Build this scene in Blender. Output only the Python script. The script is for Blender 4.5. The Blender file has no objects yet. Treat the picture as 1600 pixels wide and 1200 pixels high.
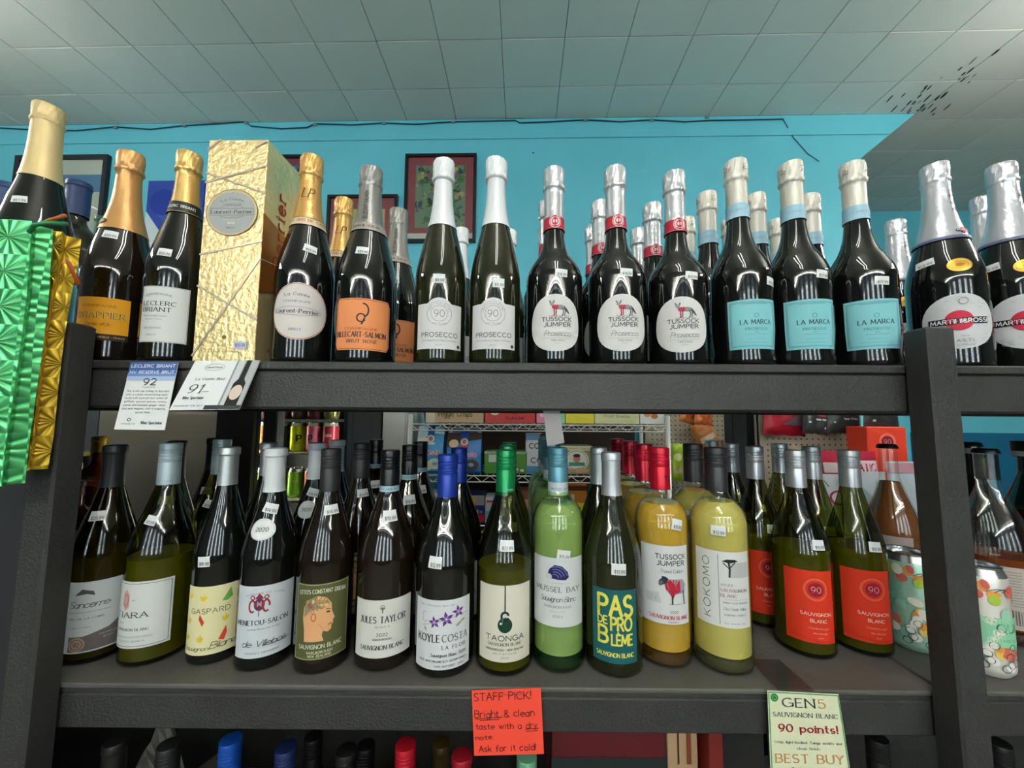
import bpy, math, random
from mathutils import Vector, Matrix
random.seed(7)
PI = math.pi
SC = bpy.context.scene
COL = SC.collection
# ------------------------------------------------------------------ camera
FPX = 600.0
CZ = 1.5
_yaw, _pitch, _roll = math.radians(0.2), math.radians(4.9), math.radians(0.4)
_F = Vector((-math.sin(_yaw)*math.cos(_pitch), math.cos(_yaw)*math.cos(_pitch), math.sin(_pitch)))
_R0 = Vector((math.cos(_yaw), math.sin(_yaw), 0)); _U0 = _R0.cross(_F)
_R = _R0*math.cos(_roll) + _U0*math.sin(_roll)
_U = -_R0*math.sin(_roll) + _U0*math.cos(_roll)
CAMP = Vector((0, 0, CZ))
cam_data = bpy.data.cameras.new('camera'); cam = bpy.data.objects.new('camera', cam_data)
cam.matrix_world = Matrix((( _R.x, _U.x, -_F.x, 0), (_R.y, _U.y, -_F.y, 0), (_R.z, _U.z, -_F.z, CZ), (0, 0, 0, 1)))
cam_data.sensor_width = 36; cam_data.lens = 36*FPX/1600; cam_data.clip_start = .02
COL.objects.link(cam); SC.camera = cam
def ray(px, py): return _F + _R*((px-800)/FPX) + _U*((600-py)/FPX)
def at(px, py, Y):
    d = ray(px, py); return CAMP + d*(Y/d.y)
PHI = math.radians(1.3)
RN = Vector((math.sin(PHI), math.cos(PHI), 0)); RU = Vector((math.cos(PHI), -math.sin(PHI), 0))
def room(x, y, z): return RU*x + RN*y + Vector((0, 0, z))
def atr(px, py, D):                      # pixel -> room-frame coordinates on the plane y = D
    d = ray(px, py); p = CAMP + d*(D/d.dot(RN)); return Vector((p.dot(RU), p.dot(RN), p.z))
# ------------------------------------------------------------------ view, world and light
SC.view_settings.view_transform = 'Standard'; SC.view_settings.look = 'None'
SC.view_settings.gamma = 1; SC.view_settings.use_curve_mapping = False
SC.view_settings.exposure = 1.12
SC.cycles.transparent_max_bounces = 32; SC.cycles.max_bounces = 10; SC.cycles.use_denoising = True
SC.cycles.caustics_reflective = False; SC.cycles.caustics_refractive = False
w = bpy.data.worlds.new('daylight'); SC.world = w; w.use_nodes = True
w.node_tree.nodes['Background'].inputs[0].default_value = (.75, .88, 1, 1); w.node_tree.nodes['Background'].inputs[1].default_value = 1.5
CEIL = CZ + 1.815; DW = 2.2
def area(name, loc, rot, sx, sy, power, col):
    l = bpy.data.lights.new(name, 'AREA'); l.shape = 'RECTANGLE'; l.size = sx; l.size_y = sy; l.energy = power; l.color = col
    o = bpy.data.objects.new(name, l); o.location = loc; o.rotation_euler = rot; COL.objects.link(o); return o
WIN_X = (-2.6, -1.3, 0, 1.3, 2.6)
for x in WIN_X:
    area('window_daylight', (x, -3.75, 1.9), (-PI/2, 0, 0), .50, 2.3, 110, (.86, .94, 1))
TUBES = [(-2.75, .6, 0), (2.75, .6, 0), (.15, -.35, 0), (-2.6, -3.2, 1), (-1.3, -3.2, 1), (0, -3.2, 1), (1.3, -3.2, 1), (2.6, -3.2, 1)]
# ------------------------------------------------------------------ materials
_mats = {}
def lin(c):
    if isinstance(c, str):
        c = c.lstrip('#'); c = tuple(int(c[i:i+2], 16)/255 for i in (0, 2, 4))
    return tuple(((v+.055)/1.055)**2.4 if v > .04045 else v/12.92 for v in c)
def mat(name, col=(.5,.5,.5), rough=.5, metal=0, spec=.5, coat=0, trans=0, ior=1.45, bump=0, bscale=50, emit=None, estr=0, var=0, vscale=5, raw=False):
    if name in _mats: return _mats[name]
    m = bpy.data.materials.new(name); m.use_nodes = True; nt = m.node_tree; b = nt.nodes['Principled BSDF']
    c = col if raw else lin(col)
    b.inputs['Base Color'].default_value = (*c, 1); b.inputs['Roughness'].default_value = rough
    b.inputs['Metallic'].default_value = metal; b.inputs['Specular IOR Level'].default_value = spec
    b.inputs['Coat Weight'].default_value = coat; b.inputs['Coat Roughness'].default_value = .03
    b.inputs['Transmission Weight'].default_value = trans; b.inputs['IOR'].default_value = ior
    if emit: b.inputs['Emission Color'].default_value = (*emit, 1); b.inputs['Emission Strength'].default_value = estr
    if bump or var:
        tc = nt.nodes.new('ShaderNodeTexCoord')
    if bump:
        n = nt.nodes.new('ShaderNodeTexNoise'); n.inputs['Scale'].default_value = bscale; n.inputs['Detail'].default_value = 4
        k = nt.nodes.new('ShaderNodeBump'); k.inputs['Strength'].default_value = bump; k.inputs['Distance'].default_value = .002
        nt.links.new(tc.outputs['Object'], n.inputs['Vector']); nt.links.new(n.outputs['Fac'], k.inputs['Height']); nt.links.new(k.outputs['Normal'], b.inputs['Normal'])
    if var:
        n = nt.nodes.new('ShaderNodeTexNoise'); n.inputs['Scale'].default_value = vscale; n.inputs['Detail'].default_value = 5
        r = nt.nodes.new('ShaderNodeMapRange'); r.inputs['From Min'].default_value = .3; r.inputs['From Max'].default_value = .7
        r.inputs['To Min'].default_value = 1-var; r.inputs['To Max'].default_value = 1+var
        x = nt.nodes.new('ShaderNodeVectorMath'); x.operation = 'SCALE'; x.inputs[0].default_value = c
        nt.links.new(tc.outputs['Object'], n.inputs['Vector']); nt.links.new(n.outputs['Fac'], r.inputs['Value'])
        nt.links.new(r.outputs['Result'], x.inputs['Scale']); nt.links.new(x.outputs['Vector'], b.inputs['Base Color'])
    _mats[name] = m; return m
def ink(hexcol, rough=.45): return mat('ink_'+hexcol.lstrip('#')+('' if rough == .45 else '_gloss'), hexcol, rough, spec=.3)
def clear_glass(name, tint, ior=1.5):
    """thin glass wall: clear tinted pass-through with a Fresnel mirror coat"""
    if name in _mats: return _mats[name]
    m = bpy.data.materials.new(name); m.use_nodes = True; nt = m.node_tree; nt.nodes.clear()
    o = nt.nodes.new('ShaderNodeOutputMaterial'); mx = nt.nodes.new('ShaderNodeMixShader')
    t = nt.nodes.new('ShaderNodeBsdfTransparent'); g = nt.nodes.new('ShaderNodeBsdfGlossy'); f = nt.nodes.new('ShaderNodeFresnel')
    t.inputs[0].default_value = (*tint, 1); g.inputs['Roughness'].default_value = .03; f.inputs[0].default_value = ior
    ge = nt.nodes.new('ShaderNodeNewGeometry'); mr = nt.nodes.new('ShaderNodeMapRange'); mr.inputs['To Min'].default_value = ior; mr.inputs['To Max'].default_value = 1/ior
    nt.links.new(ge.outputs['Backfacing'], mr.inputs['Value']); nt.links.new(mr.outputs['Result'], f.inputs[0])
    nt.links.new(f.outputs[0], mx.inputs[0]); nt.links.new(t.outputs[0], mx.inputs[1]); nt.links.new(g.outputs[0], mx.inputs[2]); nt.links.new(mx.outputs[0], o.inputs[0])
    _mats[name] = m; return m
M_RACK = mat('black_painted_wood', '#323230', .5, spec=.5, bump=.55, bscale=260, var=.18, vscale=14)
M_BLACKGLASS = mat('black_bottle_glass', (.004,.005,.004), .03, spec=.6, coat=.25, raw=True)
M_BROWNGLASS = mat('brown_black_bottle_glass', (.010,.006,.003), .03, spec=.6, coat=.25, raw=True)
M_OLIVEGLASS = mat('olive_black_bottle_glass', (.014,.016,.004), .03, spec=.6, coat=.25, raw=True)
G_CLEAR = clear_glass('clear_bottle_glass', (.96,.98,.94), 1.75)
G_GREEN = clear_glass('green_bottle_glass', (.72,.90,.64), 1.75)
G_OLIVE = clear_glass('olive_bottle_glass', (.42,.45,.16), 1.6)
G_DARKOLIVE = clear_glass('dark_olive_bottle_glass', (.26,.24,.08))
W_GREEN = mat('pale_green_wine', '#f6f7b8', .03, trans=.5, ior=1.33)
W_YELLOW = mat('golden_wine', '#ffcc48', .03, trans=.4, ior=1.33)
W_PALE = mat('pale_yellow_wine', '#fff082', .03, trans=.4, ior=1.33)
W_OLIVE = mat('olive_wine', '#aaa020', .04, trans=.25, ior=1.33)
W_ROSE = mat('amber_rose_wine', '#b06a38', .04, trans=.5, ior=1.33)
W_AMBER = mat('deep_amber_drink', '#9c4a12', .04, trans=.4, ior=1.33)
M_CHROME = mat('chrome_wire', '#dededa', .35, metal=.4)
BASES = {'pale_green_wine': ('#2f7a45', .85), 'golden_wine': ('#c9922c', .85), 'pale_yellow_wine': ('#d8d890', .9), 'amber_rose_wine': ('#b08a60', .85), 'deep_amber_drink': ('#8a4a1c', .8)}
M_PAPER = mat('white_paper', '#e6e8e8', .6)
# ------------------------------------------------------------------ object helpers
def put(o, parent=None):
    COL.objects.link(o)
    if parent: o.parent = parent
    return o
def mesh_obj(name, verts, faces, mats, parent=None, mi=None, smooth=False, sharp=None, loc=(0,0,0)):
    me = bpy.data.meshes.new(name); me.from_pydata([tuple(v) for v in verts], [], faces)
    for m in (mats if isinstance(mats, (list, tuple)) else [mats]): me.materials.append(m)
    if mi: me.polygons.foreach_set('material_index', mi)
    if smooth: me.polygons.foreach_set('use_smooth', [True]*len(faces))
    if sharp is not None: me.set_sharp_from_angle(angle=sharp)
    me.update(); o = bpy.data.objects.new(name, me); o.location = loc; return put(o, parent)
def thing(name, label, cat, group=None, loc=(0,0,0), rotz=0):
    o = bpy.data.objects.new(name, None); o.empty_display_size = .02; o.location = loc; o.rotation_euler = (0,0,rotz); COL.objects.link(o)
    return tag(o, label, cat, group)
def tag(o, label=None, cat=None, group=None, kind=None):
    if label: o['label'] = label
    if cat: o['category'] = cat
    if group: o['group'] = group
    if kind: o['kind'] = kind
    return o
KIDS = {}
def copy_tree(root, loc, label=None, group=None):
    kids = {}
    for o in bpy.data.objects:
        if o.parent: kids.setdefault(o.parent.name, []).append(o)
    def rec(o, par):
        c = o.copy(); COL.objects.link(c)
        if par: c.parent = par
        for ch in kids.get(o.name, []): rec(ch, c)
        return c
    r = rec(root, None); r.location = loc
    if label: r['label'] = label
    if group: r['group'] = group
    return r
def box_vf(x0, x1, y0, y1, z0, z1, v=None, f=None, bev=0):
    v = [] if v is None else v; f = [] if f is None else f; b = len(v)
    if bev:
        s = [(x0+bev, x0, y0, y0+bev)]
        # chamfer the four long edges of each face ring (rounded in z only)
        ring = [(x0+bev, y0), (x1-bev, y0), (x1, y0+bev), (x1, y1-bev), (x1-bev, y1), (x0+bev, y1), (x0, y1-bev), (x0, y0+bev)]
        inn = [(x0+2*bev, y0+bev), (x1-2*bev, y0+bev), (x1-bev, y0+2*bev), (x1-bev, y1-2*bev), (x1-2*bev, y1-bev), (x0+2*bev, y1-bev), (x0+bev, y1-2*bev), (x0+bev, y0+2*bev)]
        for rr, z in ((inn, z0), (ring, z0+bev), (ring, z1-bev), (inn, z1)):
            v += [(p[0], p[1], z) for p in rr]
        for k in range(3):
            for i in range(8):
                j = (i+1) % 8; f.append((b+8*k+i, b+8*k+j, b+8*k+8+j, b+8*k+8+i))
        f.append(tuple(b+i for i in range(7, -1, -1))); f.append(tuple(b+24+i for i in range(8)))
        return v, f
    v += [(x0,y0,z0),(x1,y0,z0),(x1,y1,z0),(x0,y1,z0),(x0,y0,z1),(x1,y0,z1),(x1,y1,z1),(x0,y1,z1)]
    f += [tuple(b+i for i in q) for q in ((0,3,2,1),(4,5,6,7),(0,1,5,4),(1,2,6,5),(2,3,7,6),(3,0,4,7))]
    return v, f
def box(name, x0, x1, y0, y1, z0, z1, m, parent=None, bev=0):
    v, f = box_vf(min(x0,x1), max(x0,x1), min(y0,y1), max(y0,y1), min(z0,z1), max(z0,z1), bev=bev)
    return mesh_obj(name, v, f, m, parent)
def tube_vf(pts, r, v, f, n=6):
    pts = [Vector(p) for p in pts]; b0 = len(v)
    for i, p in enumerate(pts):
        d = (pts[min(i+1, len(pts)-1)] - pts[max(i-1, 0)]).normalized()
        a = d.cross(Vector((0,0,1)))
        if a.length < .05: a = d.cross(Vector((1,0,0)))
        a.normalize(); c = d.cross(a)
        for k in range(n):
            t = 2*PI*k/n; v.append(p + a*(r*math.cos(t)) + c*(r*math.sin(t)))
    for i in range(len(pts)-1):
        for k in range(n):
            j = (k+1) % n; q = b0+i*n; f.append((q+k, q+j, q+n+j, q+n+k))
    f.append(tuple(b0+k for k in range(n-1,-1,-1))); f.append(tuple(b0+(len(pts)-1)*n+k for k in range(n)))
    return v, f
def tube(name, pts, r, m, parent=None, n=6):
    v, f = tube_vf(pts, r, [], [], n); return mesh_obj(name, v, f, m, parent, smooth=True)
def lathe(name, prof, m, parent=None, seg=40, disp=None, sharp=.6, loc=(0,0,0)):
    v, f = [], []; rows = []
    for (r, z) in prof:
        if r < 1e-6: rows.append([len(v)]); v.append((0,0,z)); continue
        row = []
        for k in range(seg):
            a = 2*PI*k/seg; rr, zz = (r, z) if disp is None else disp(r, z, a)
            row.append(len(v)); v.append((rr*math.sin(a), -rr*math.cos(a), zz))
        rows.append(row)
    for A, B in zip(rows, rows[1:]):
        for k in range(seg):
            j = (k+1) % seg
            if len(A) == 1 and len(B) == 1: continue
            if len(A) == 1: f.append((A[0], B[j], B[k]))
            elif len(B) == 1: f.append((A[k], A[j], B[0]))
            else: f.append((A[k], A[j], B[j], B[k]))
    return mesh_obj(name, v, f, m, parent, smooth=True, sharp=sharp, loc=loc)
# ------------------------------------------------------------------ stroke lettering
G = {}
def _arc(cx, cy, rx, ry, a0, a1):
    n = max(3, int(abs(a1-a0)/24)); return [(cx+rx*math.cos(math.radians(a0+(a1-a0)*i/n)), cy+ry*math.sin(math.radians(a0+(a1-a0)*i/n))) for i in range(n+1)]
def g(ch, w, *parts):
    out = []
    for p in parts:
        if p[0] == 'a': out.append(_arc(*p[1:]))
        else: out.append([(p[i], p[i+1]) for i in range(0, len(p), 2)])
    G[ch] = (w, out)
a_ = 'a'
g('A',.7,(0,0,.35,1,.7,0),(.13,.37,.57,.37)); g('B',.6,(0,0,0,1,.3,1),(a_,.3,.76,.24,.24,90,-90),(.3,.52,0,.52),(a_,.3,.26,.3,.26,90,-90),(.3,0,0,0))
g('C',.72,(a_,.42,.5,.42,.5,50,310)); g('D',.72,(0,0,0,1,.25,1),(a_,.25,.5,.46,.5,90,-90),(.25,0,0,0)); g('E',.5,(.5,1,0,1,0,0,.5,0),(0,.52,.42,.52))
g('F',.5,(.5,1,0,1,0,0),(0,.52,.42,.52)); g('G',.78,(a_,.42,.5,.42,.5,50,335),(.5,.45,.8,.45,.8,.1)); g('H',.7,(0,0,0,1),(.7,0,.7,1),(0,.52,.7,.52)); g('I',.06,(.03,0,.03,1))
g('J',.4,(.35,1,.35,.25),(a_,.15,.25,.2,.25,0,-130)); g('K',.65,(0,0,0,1),(.6,1,0,.4),(.2,.58,.65,0)); g('L',.5,(0,1,0,0,.5,0)); g('M',.85,(0,0,.08,1,.42,.2,.77,1,.85,0)); g('N',.7,(0,0,0,1,.7,0,.7,1))
g('O',.86,(a_,.43,.5,.43,.5,0,360)); g('P',.58,(0,0,0,1,.28,1),(a_,.28,.74,.28,.26,90,-90),(.28,.48,0,.48)); g('Q',.86,(a_,.43,.5,.43,.5,0,360),(.5,.25,.85,-.1))
g('R',.6,(0,0,0,1,.28,1),(a_,.28,.74,.28,.26,90,-90),(.28,.48,0,.48),(.28,.48,.6,0)); g('S',.55,(a_,.28,.75,.24,.25,35,270),(a_,.28,.25,.27,.25,90,-145)); g('T',.7,(0,1,.7,1),(.35,1,.35,0))
g('U',.68,(0,1,0,.32),(a_,.34,.32,.34,.32,180,360),(.68,.32,.68,1)); g('V',.7,(0,1,.35,0,.7,1)); g('W',1.,(0,1,.25,0,.5,.9,.75,0,1,1)); g('X',.65,(0,1,.65,0),(.65,1,0,0)); g('Y',.66,(0,1,.33,.5,.66,1),(.33,.5,.33,0)); g('Z',.6,(0,1,.6,1,0,0,.6,0))
g('0',.6,(a_,.3,.5,.3,.5,0,360)); g('1',.3,(.05,.8,.22,1,.22,0)); g('2',.58,(a_,.28,.72,.26,.28,160,-20),(.52,.62,0,0,.58,0)); g('3',.56,(a_,.26,.76,.24,.24,150,-90),(a_,.26,.26,.28,.26,90,-150))
g('4',.62,(.45,0,.45,1,0,.3,.62,.3)); g('5',.56,(.5,1,.08,1,.04,.55),(a_,.26,.33,.3,.33,130,-150)); g('6',.6,(a_,.3,.32,.28,.32,0,360),(.48,1,.2,.75,.03,.4)); g('7',.55,(0,1,.55,1,.2,0)); g('8',.56,(a_,.28,.76,.22,.24,0,360),(a_,.28,.27,.27,.27,0,360)); g('9',.56,(a_,.28,.68,.27,.32,0,360),(.55,.62,.4,.15,.15,0))
g('a',.5,(a_,.25,.31,.25,.31,0,360),(.5,.62,.5,0)); g('b',.52,(0,1,0,0),(a_,.26,.31,.26,.31,0,360)); g('c',.48,(a_,.27,.31,.27,.31,45,315)); g('d',.52,(.52,1,.52,0),(a_,.26,.31,.26,.31,0,360)); g('e',.53,(.02,.33,.52,.33),(a_,.27,.31,.26,.31,5,310))
g('f',.3,(.1,0,.1,.75),(a_,.28,.78,.18,.2,180,70),(-.02,.6,.28,.6)); g('g',.5,(a_,.25,.31,.25,.31,0,360),(.5,.62,.5,-.1),(a_,.27,-.1,.23,.2,0,-150)); g('h',.5,(0,1,0,0),(a_,.25,.38,.24,.24,180,0),(.49,.38,.49,0)); g('i',.06,(.03,.62,.03,0),(.03,.8,.03,.88)); g('j',.15,(.12,.62,.12,-.1,-.05,-.28),(.12,.8,.12,.88))
g('k',.45,(0,1,0,0),(.42,.62,0,.25),(.15,.36,.45,0)); g('l',.06,(.03,1,.03,0)); g('m',.8,(0,.62,0,0),(a_,.2,.42,.2,.2,180,0),(.4,.42,.4,0),(a_,.6,.42,.2,.2,180,0),(.8,.42,.8,0)); g('n',.48,(0,.62,0,0),(a_,.24,.38,.24,.24,180,0),(.48,.38,.48,0)); g('o',.54,(a_,.27,.31,.27,.31,0,360))
g('p',.52,(0,.62,0,-.3),(a_,.26,.31,.26,.31,0,360)); g('q',.52,(.52,.62,.52,-.3),(a_,.26,.31,.26,.31,0,360)); g('r',.34,(0,.62,0,0),(a_,.2,.4,.2,.22,180,50)); g('s',.4,(a_,.2,.46,.17,.16,40,270),(a_,.2,.15,.19,.15,90,-145)); g('t',.34,(.15,.9,.15,.12,.32,0),(0,.62,.34,.62)); g('u',.48,(0,.62,0,.24),(a_,.24,.24,.24,.24,180,360),(.48,.62,.48,0))
g('v',.46,(0,.62,.23,0,.46,.62)); g('w',.7,(0,.62,.18,0,.35,.55,.52,0,.7,.62)); g('x',.45,(0,.62,.45,0),(.45,.62,0,0)); g('y',.46,(0,.62,.23,0),(.46,.62,.1,-.3)); g('z',.44,(0,.62,.44,.62,0,0,.44,0))
g('.',.08,(.02,0,.02,.08)); g(',',.08,(.05,.08,0,-.12)); g('!',.08,(.04,1,.04,.3),(.04,0,.04,.08)); g('-',.35,(0,.4,.35,.4)); g("'",.06,(.03,1,.03,.78)); g('$',.55,(a_,.28,.72,.23,.2,35,270),(a_,.28,.3,.25,.22,90,-145),(.28,1.1,.28,-.1)); g('&',.6,(a_,.25,.76,.18,.22,0,360),(.12,.6,.6,0),(a_,.27,.27,.27,.27,130,350)); g(':',.08,(.04,0,.04,.1),(.04,.5,.04,.6)); g('+',.5,(0,.45,.5,.45),(.25,.2,.25,.7)); g('/',.4,(0,0,.4,1))
g('\u00e9',.53,(.02,.33,.52,.33),(a_,.27,.31,.26,.31,5,310),(.25,.75,.4,.92)); g('\u00c9',.5,(.5,1,0,1,0,0,.5,0),(0,.52,.42,.52),(.2,1.08,.35,1.22)); g('\u00c8',.5,(.5,1,0,1,0,0,.5,0),(0,.52,.42,.52),(.3,1.08,.15,1.22)); g(' ',.35)
class Print:
    """flat artwork in millimetres; every element is a coloured polygon set, later wrapped on a surface"""
    def __init__(s): s.v = []; s.f = []; s.c = []; s.lay = 0; s.z = []
    def _add(s, pts, faces, col):
        b = len(s.v); s.v += pts; s.z += [s.lay]*len(pts); s.f += [tuple(b+i for i in q) for q in faces]; s.c += [col]*len(faces)
    def stroke(s, pts, wd, col, vary=False):
        P = []
        for (x0,y0),(x1,y1) in zip(pts, pts[1:]):
            n = max(1, int(math.hypot(x1-x0, y1-y0)/4))
            for i in range(n): P.append((x0+(x1-x0)*i/n, y0+(y1-y0)*i/n))
        P.append(pts[-1])
        for (x0,y0),(x1,y1) in zip(P, P[1:]):
            dx, dy = x1-x0, y1-y0; L = math.hypot(dx, dy)
            if L < 1e-6: continue
            wq = wd
            if vary:
                k = abs(dy)/L; k = k*(1 if dx*dy <= 0 else .55); wq = wd*(.6+.65*k)
            ux, uy = dx/L*wq*.3, dy/L*wq*.3; nx, ny = -dy/L*wq/2, dx/L*wq/2
            s._add([(x0-ux-nx, y0-uy-ny), (x1+ux-nx, y1+uy-ny), (x1+ux+nx, y1+uy+ny), (x0-ux+nx, y0-uy+ny)], [(0,1,2,3)], col)
    def t(s, txt, x, y, w, h, style='n', col='#222222', wt=None, rot=0, gap=None, slant=0, arc=0):
        """centred text; w total width, h cap height; styles n plain, b bold, s serif, c script"""
        gp = gap if gap is not None else {'n': .22, 'b': .24, 's': .24, 'c': .06, 'h': .18}[style]
        tot = sum(G.get(c, G['o'])[0]+gp for c in txt)-gp; k = w/max(tot, .1)
        wt = wt if wt is not None else {'n': .12, 'b': .22, 's': .15, 'c': .09, 'h': .11}[style]
        wt *= h; slant = slant or (.32 if style == 'c' else 0)
        ca, sa = math.cos(math.radians(rot)), math.sin(math.radians(rot)); cx = 0
        def mp(gx, gy):
            X = gx*k - w/2 + gy*h*slant; Yv = gy*h - h/2
            if arc: a = X/arc; X, Yv = (arc+Yv)*math.sin(a), (arc+Yv)*math.cos(a)-arc
            return (x+X*ca-Yv*sa, y+X*sa+Yv*ca)
        for ch in txt:
            gw, strokes = G.get(ch, G['o'])
            jx, jy = (random.uniform(-.04,.04), random.uniform(-.06,.06)) if style == 'h' else (0, 0)
            for st in strokes:
                s.stroke([mp(cx+px+jx, py+jy) for px, py in st], wt, col, style == 's')
                if style == 's' and ch not in 'oeacCOGQSs.,!-&':
                    for p, q in ((st[0], st[1]), (st[-1], st[-2])):
                        if abs(p[1]-q[1]) > .3 and (abs(p[1]) < .02 or p[1] > .55):
                            d = .11; s.stroke([mp(cx+p[0]-d, p[1]), mp(cx+p[0]+d, p[1])], wt*.5, col)
            if style == 'c' and ch.islower():   # joining hairline
                s.stroke([mp(cx+gw-.02, .05), mp(cx+gw+gp+.05, .3)], wt*.6, col)
            cx += gw+gp
        s.lay += 1
    def poly(s, pts, col):
        B = []
        for i, p in enumerate(pts):
            q = pts[(i+1) % len(pts)]; n = max(1, int(math.hypot(q[0]-p[0], q[1]-p[1])/4))
            for j in range(n): B.append((p[0]+(q[0]-p[0])*j/n, p[1]+(q[1]-p[1])*j/n))
        cx = sum(p[0] for p in B)/len(B); cy = sum(p[1] for p in B)/len(B)
        R = max(math.hypot(p[0]-cx, p[1]-cy) for p in B); K = max(1, math.ceil(R/5)); N = len(B)
        P = [(cx, cy)]; F = []
        for k in range(1, K+1): P += [(cx+(p[0]-cx)*k/K, cy+(p[1]-cy)*k/K) for p in B]
        for i in range(N): F.append((0, 1+i, 1+(i+1) % N))
        for k in range(K-1):
            a = 1+k*N; b = a+N
            for i in range(N): j = (i+1) % N; F.append((a+i, b+i, b+j, a+j))
        s._add(P, F, col); s.lay += 1
    def ell(s, x, y, rx, ry, col, rot=0, n=24):
        ca, sa = math.cos(math.radians(rot)), math.sin(math.radians(rot))
        s.poly([(x+rx*math.cos(t)*ca-ry*math.sin(t)*sa, y+rx*math.cos(t)*sa+ry*math.sin(t)*ca) for t in [2*PI*i/n for i in range(n)]], col)
    def ring(s, x, y, rx, ry, wd, col, a0=0, a1=360):
        n = max(6, int(abs(a1-a0)/12)); s.stroke([(x+rx*math.cos(math.radians(a0+(a1-a0)*i/n)), y+ry*math.sin(math.radians(a0+(a1-a0)*i/n))) for i in range(n+1)], wd, col); s.lay += 1
    def line(s, pts, wd, col): s.stroke(pts, wd, col); s.lay += 1
    def rect(s, x, y, w, h, col): s.poly([(x-w/2,y-h/2),(x+w/2,y-h/2),(x+w/2,y+h/2),(x-w/2,y+h/2)], col)
    def frame(s, x, y, w, h, wd, col): s.line([(x-w/2,y-h/2),(x+w/2,y-h/2),(x+w/2,y+h/2),(x-w/2,y+h/2),(x-w/2,y-h/2)], wd, col)
    def small(s, x, y, w, n, col='#777777', lh=1.6, h=1.0):
        """lines of print too small to read in the photo: short hairlines broken into words"""
        for i in range(n):
            xx = x-w/2+random.uniform(0, w*.08)
            while xx < x+w/2-1:
                L = random.uniform(1.5, 4); e = min(xx+L, x+w/2); s.stroke([(xx, y-i*lh), (e, y-i*lh)], h*.5, col); xx = e+.9
        s.lay += 1
    def build(s, wrap, parent, name='lettering', gloss=False):
        if not s.f: return None
        cols = sorted(set(s.c), key=lambda q: q if isinstance(q, str) else q.name); idx = {c: i for i, c in enumerate(cols)}
        V = [wrap(x/1000, y/1000, .00055+.00002*min(z, 30)) for (x, y), z in zip(s.v, s.z)]
        return mesh_obj(name, V, s.f, [c if not isinstance(c, str) else ink(c) for c in cols], parent, mi=[idx[c] for c in s.c])
# ------------------------------------------------------------------ bottles
PROF = {
 'burg': [(.0,.03),(.6,.012),(.88,0),(.97,.006),(1,.02),(1,.2),(1,.46),(.975,.51),(.88,.57),(.77,.62),(.655,.665),(.55,.71),(.455,.755),(.385,.79),(.355,.82),(.345,.90),(.345,.985),(0,.985)],
 'bord': [(.0,.05),(.55,.03),(.85,0),(.97,.006),(1,.02),(1,.3),(1,.62),(.985,.655),(.93,.69),(.80,.72),(.62,.745),(.48,.765),(.41,.785),(.375,.81),(.365,.9),(.365,.985),(0,.985)],
 'champ': [(.0,.03),(.6,.012),(.88,0),(.97,.006),(1,.02),(1,.2),(1,.38),(.985,.42),(.945,.46),(.87,.505),(.78,.55),(.68,.60),(.585,.645),(.50,.69),(.43,.74),(.385,.79),(.355,.86),(.34,.95),(.3,.985),(0,.985)],
 'wide': [(.0,.03),(.6,.012),(.88,0),(.97,.006),(.985,.03),(.95,.06),(.97,.10),(1,.16),(1,.40),(.975,.44),(.9,.475),(.77,.515),(.62,.55),(.50,.59),(.42,.635),(.37,.69),(.345,.75),(.34,.86),(.33,.95),(.3,.985),(0,.985)],
 'pear': [(.0,.03),(.6,.012),(.88,0),(.97,.006),(1,.02),(1,.2),(1,.41),(.97,.445),(.88,.48),(.73,.515),(.57,.548),(.45,.585),(.385,.63),(.35,.69),(.335,.75),(.33,.9),(.3,.985),(0,.985)],
}
def curve(kind, R, H):
    P = PROF[kind]; out = []
    for i in range(len(P)-1):
        p0 = P[max(i-1, 0)]; p1 = P[i]; p2 = P[i+1]; p3 = P[min(i+2, len(P)-1)]
        n = 3 if .3 < p1[1] < .85 else 1
        for k in range(n):
            t = k/n
            q = [.5*((2*p1[j]) + (-p0[j]+p2[j])*t + (2*p0[j]-5*p1[j]+4*p2[j]-p3[j])*t*t + (-p0[j]+3*p1[j]-3*p2[j]+p3[j])*t**3) for j in (0, 1)]
            out.append((min(q[0], 1)*R, q[1]*H))
    dl = max(0, .345*R-.0139) if kind in ('burg', 'bord') else 0
    if dl: out = [(r-dl*max(0, min(1, (z/H-.5)/.3))**1.5 if r > .001 else r, z) for r, z in out]
    out.append((P[-1][0]*R, P[-1][1]*H)); return out
def radius_fn(pr):
    pts = sorted([(z, r) for r, z in pr[3:-1]])
    def f(z):
        if z <= pts[0][0]: return pts[0][1]
        for (z0, r0), (z1, r1) in zip(pts, pts[1:]):
            if z <= z1: return r0 + (r1-r0)*(z-z0)/max(z1-z0, 1e-6)
        return pts[-1][1]
    return f
def metal_ink(hexcol, rough=.35, metal=.6, bump=0): return mat('metallic_%s_%d_%d' % (hexcol.lstrip('#'), metal*100, bump*10), hexcol, rough, metal=metal, spec=.5, bump=bump, bscale=75)
def screw_cap(root, H, L, hexcol, metal=.3, r=.0151, rough=.38):
    z0, rr = H-L, max(r, .0151)
    p = [(rr*.9, z0), (rr, z0), (rr, H-.0315), (rr*.965, H-.0305), (rr*.965, H-.0295), (rr, H-.0285)]
    z = H-.0285
    for k in range(4): p += [(rr, z+.0022), (rr*.955, z+.0029), (rr*.955, z+.0035), (rr, z+.0042)]; z += .0049
    p += [(rr, H-.002), (rr*.96, H-.0004), (rr*.9, H), (0, H-.0003)]
    return lathe('screw_cap', p, metal_ink(hexcol, rough, metal), root, 36)
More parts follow.
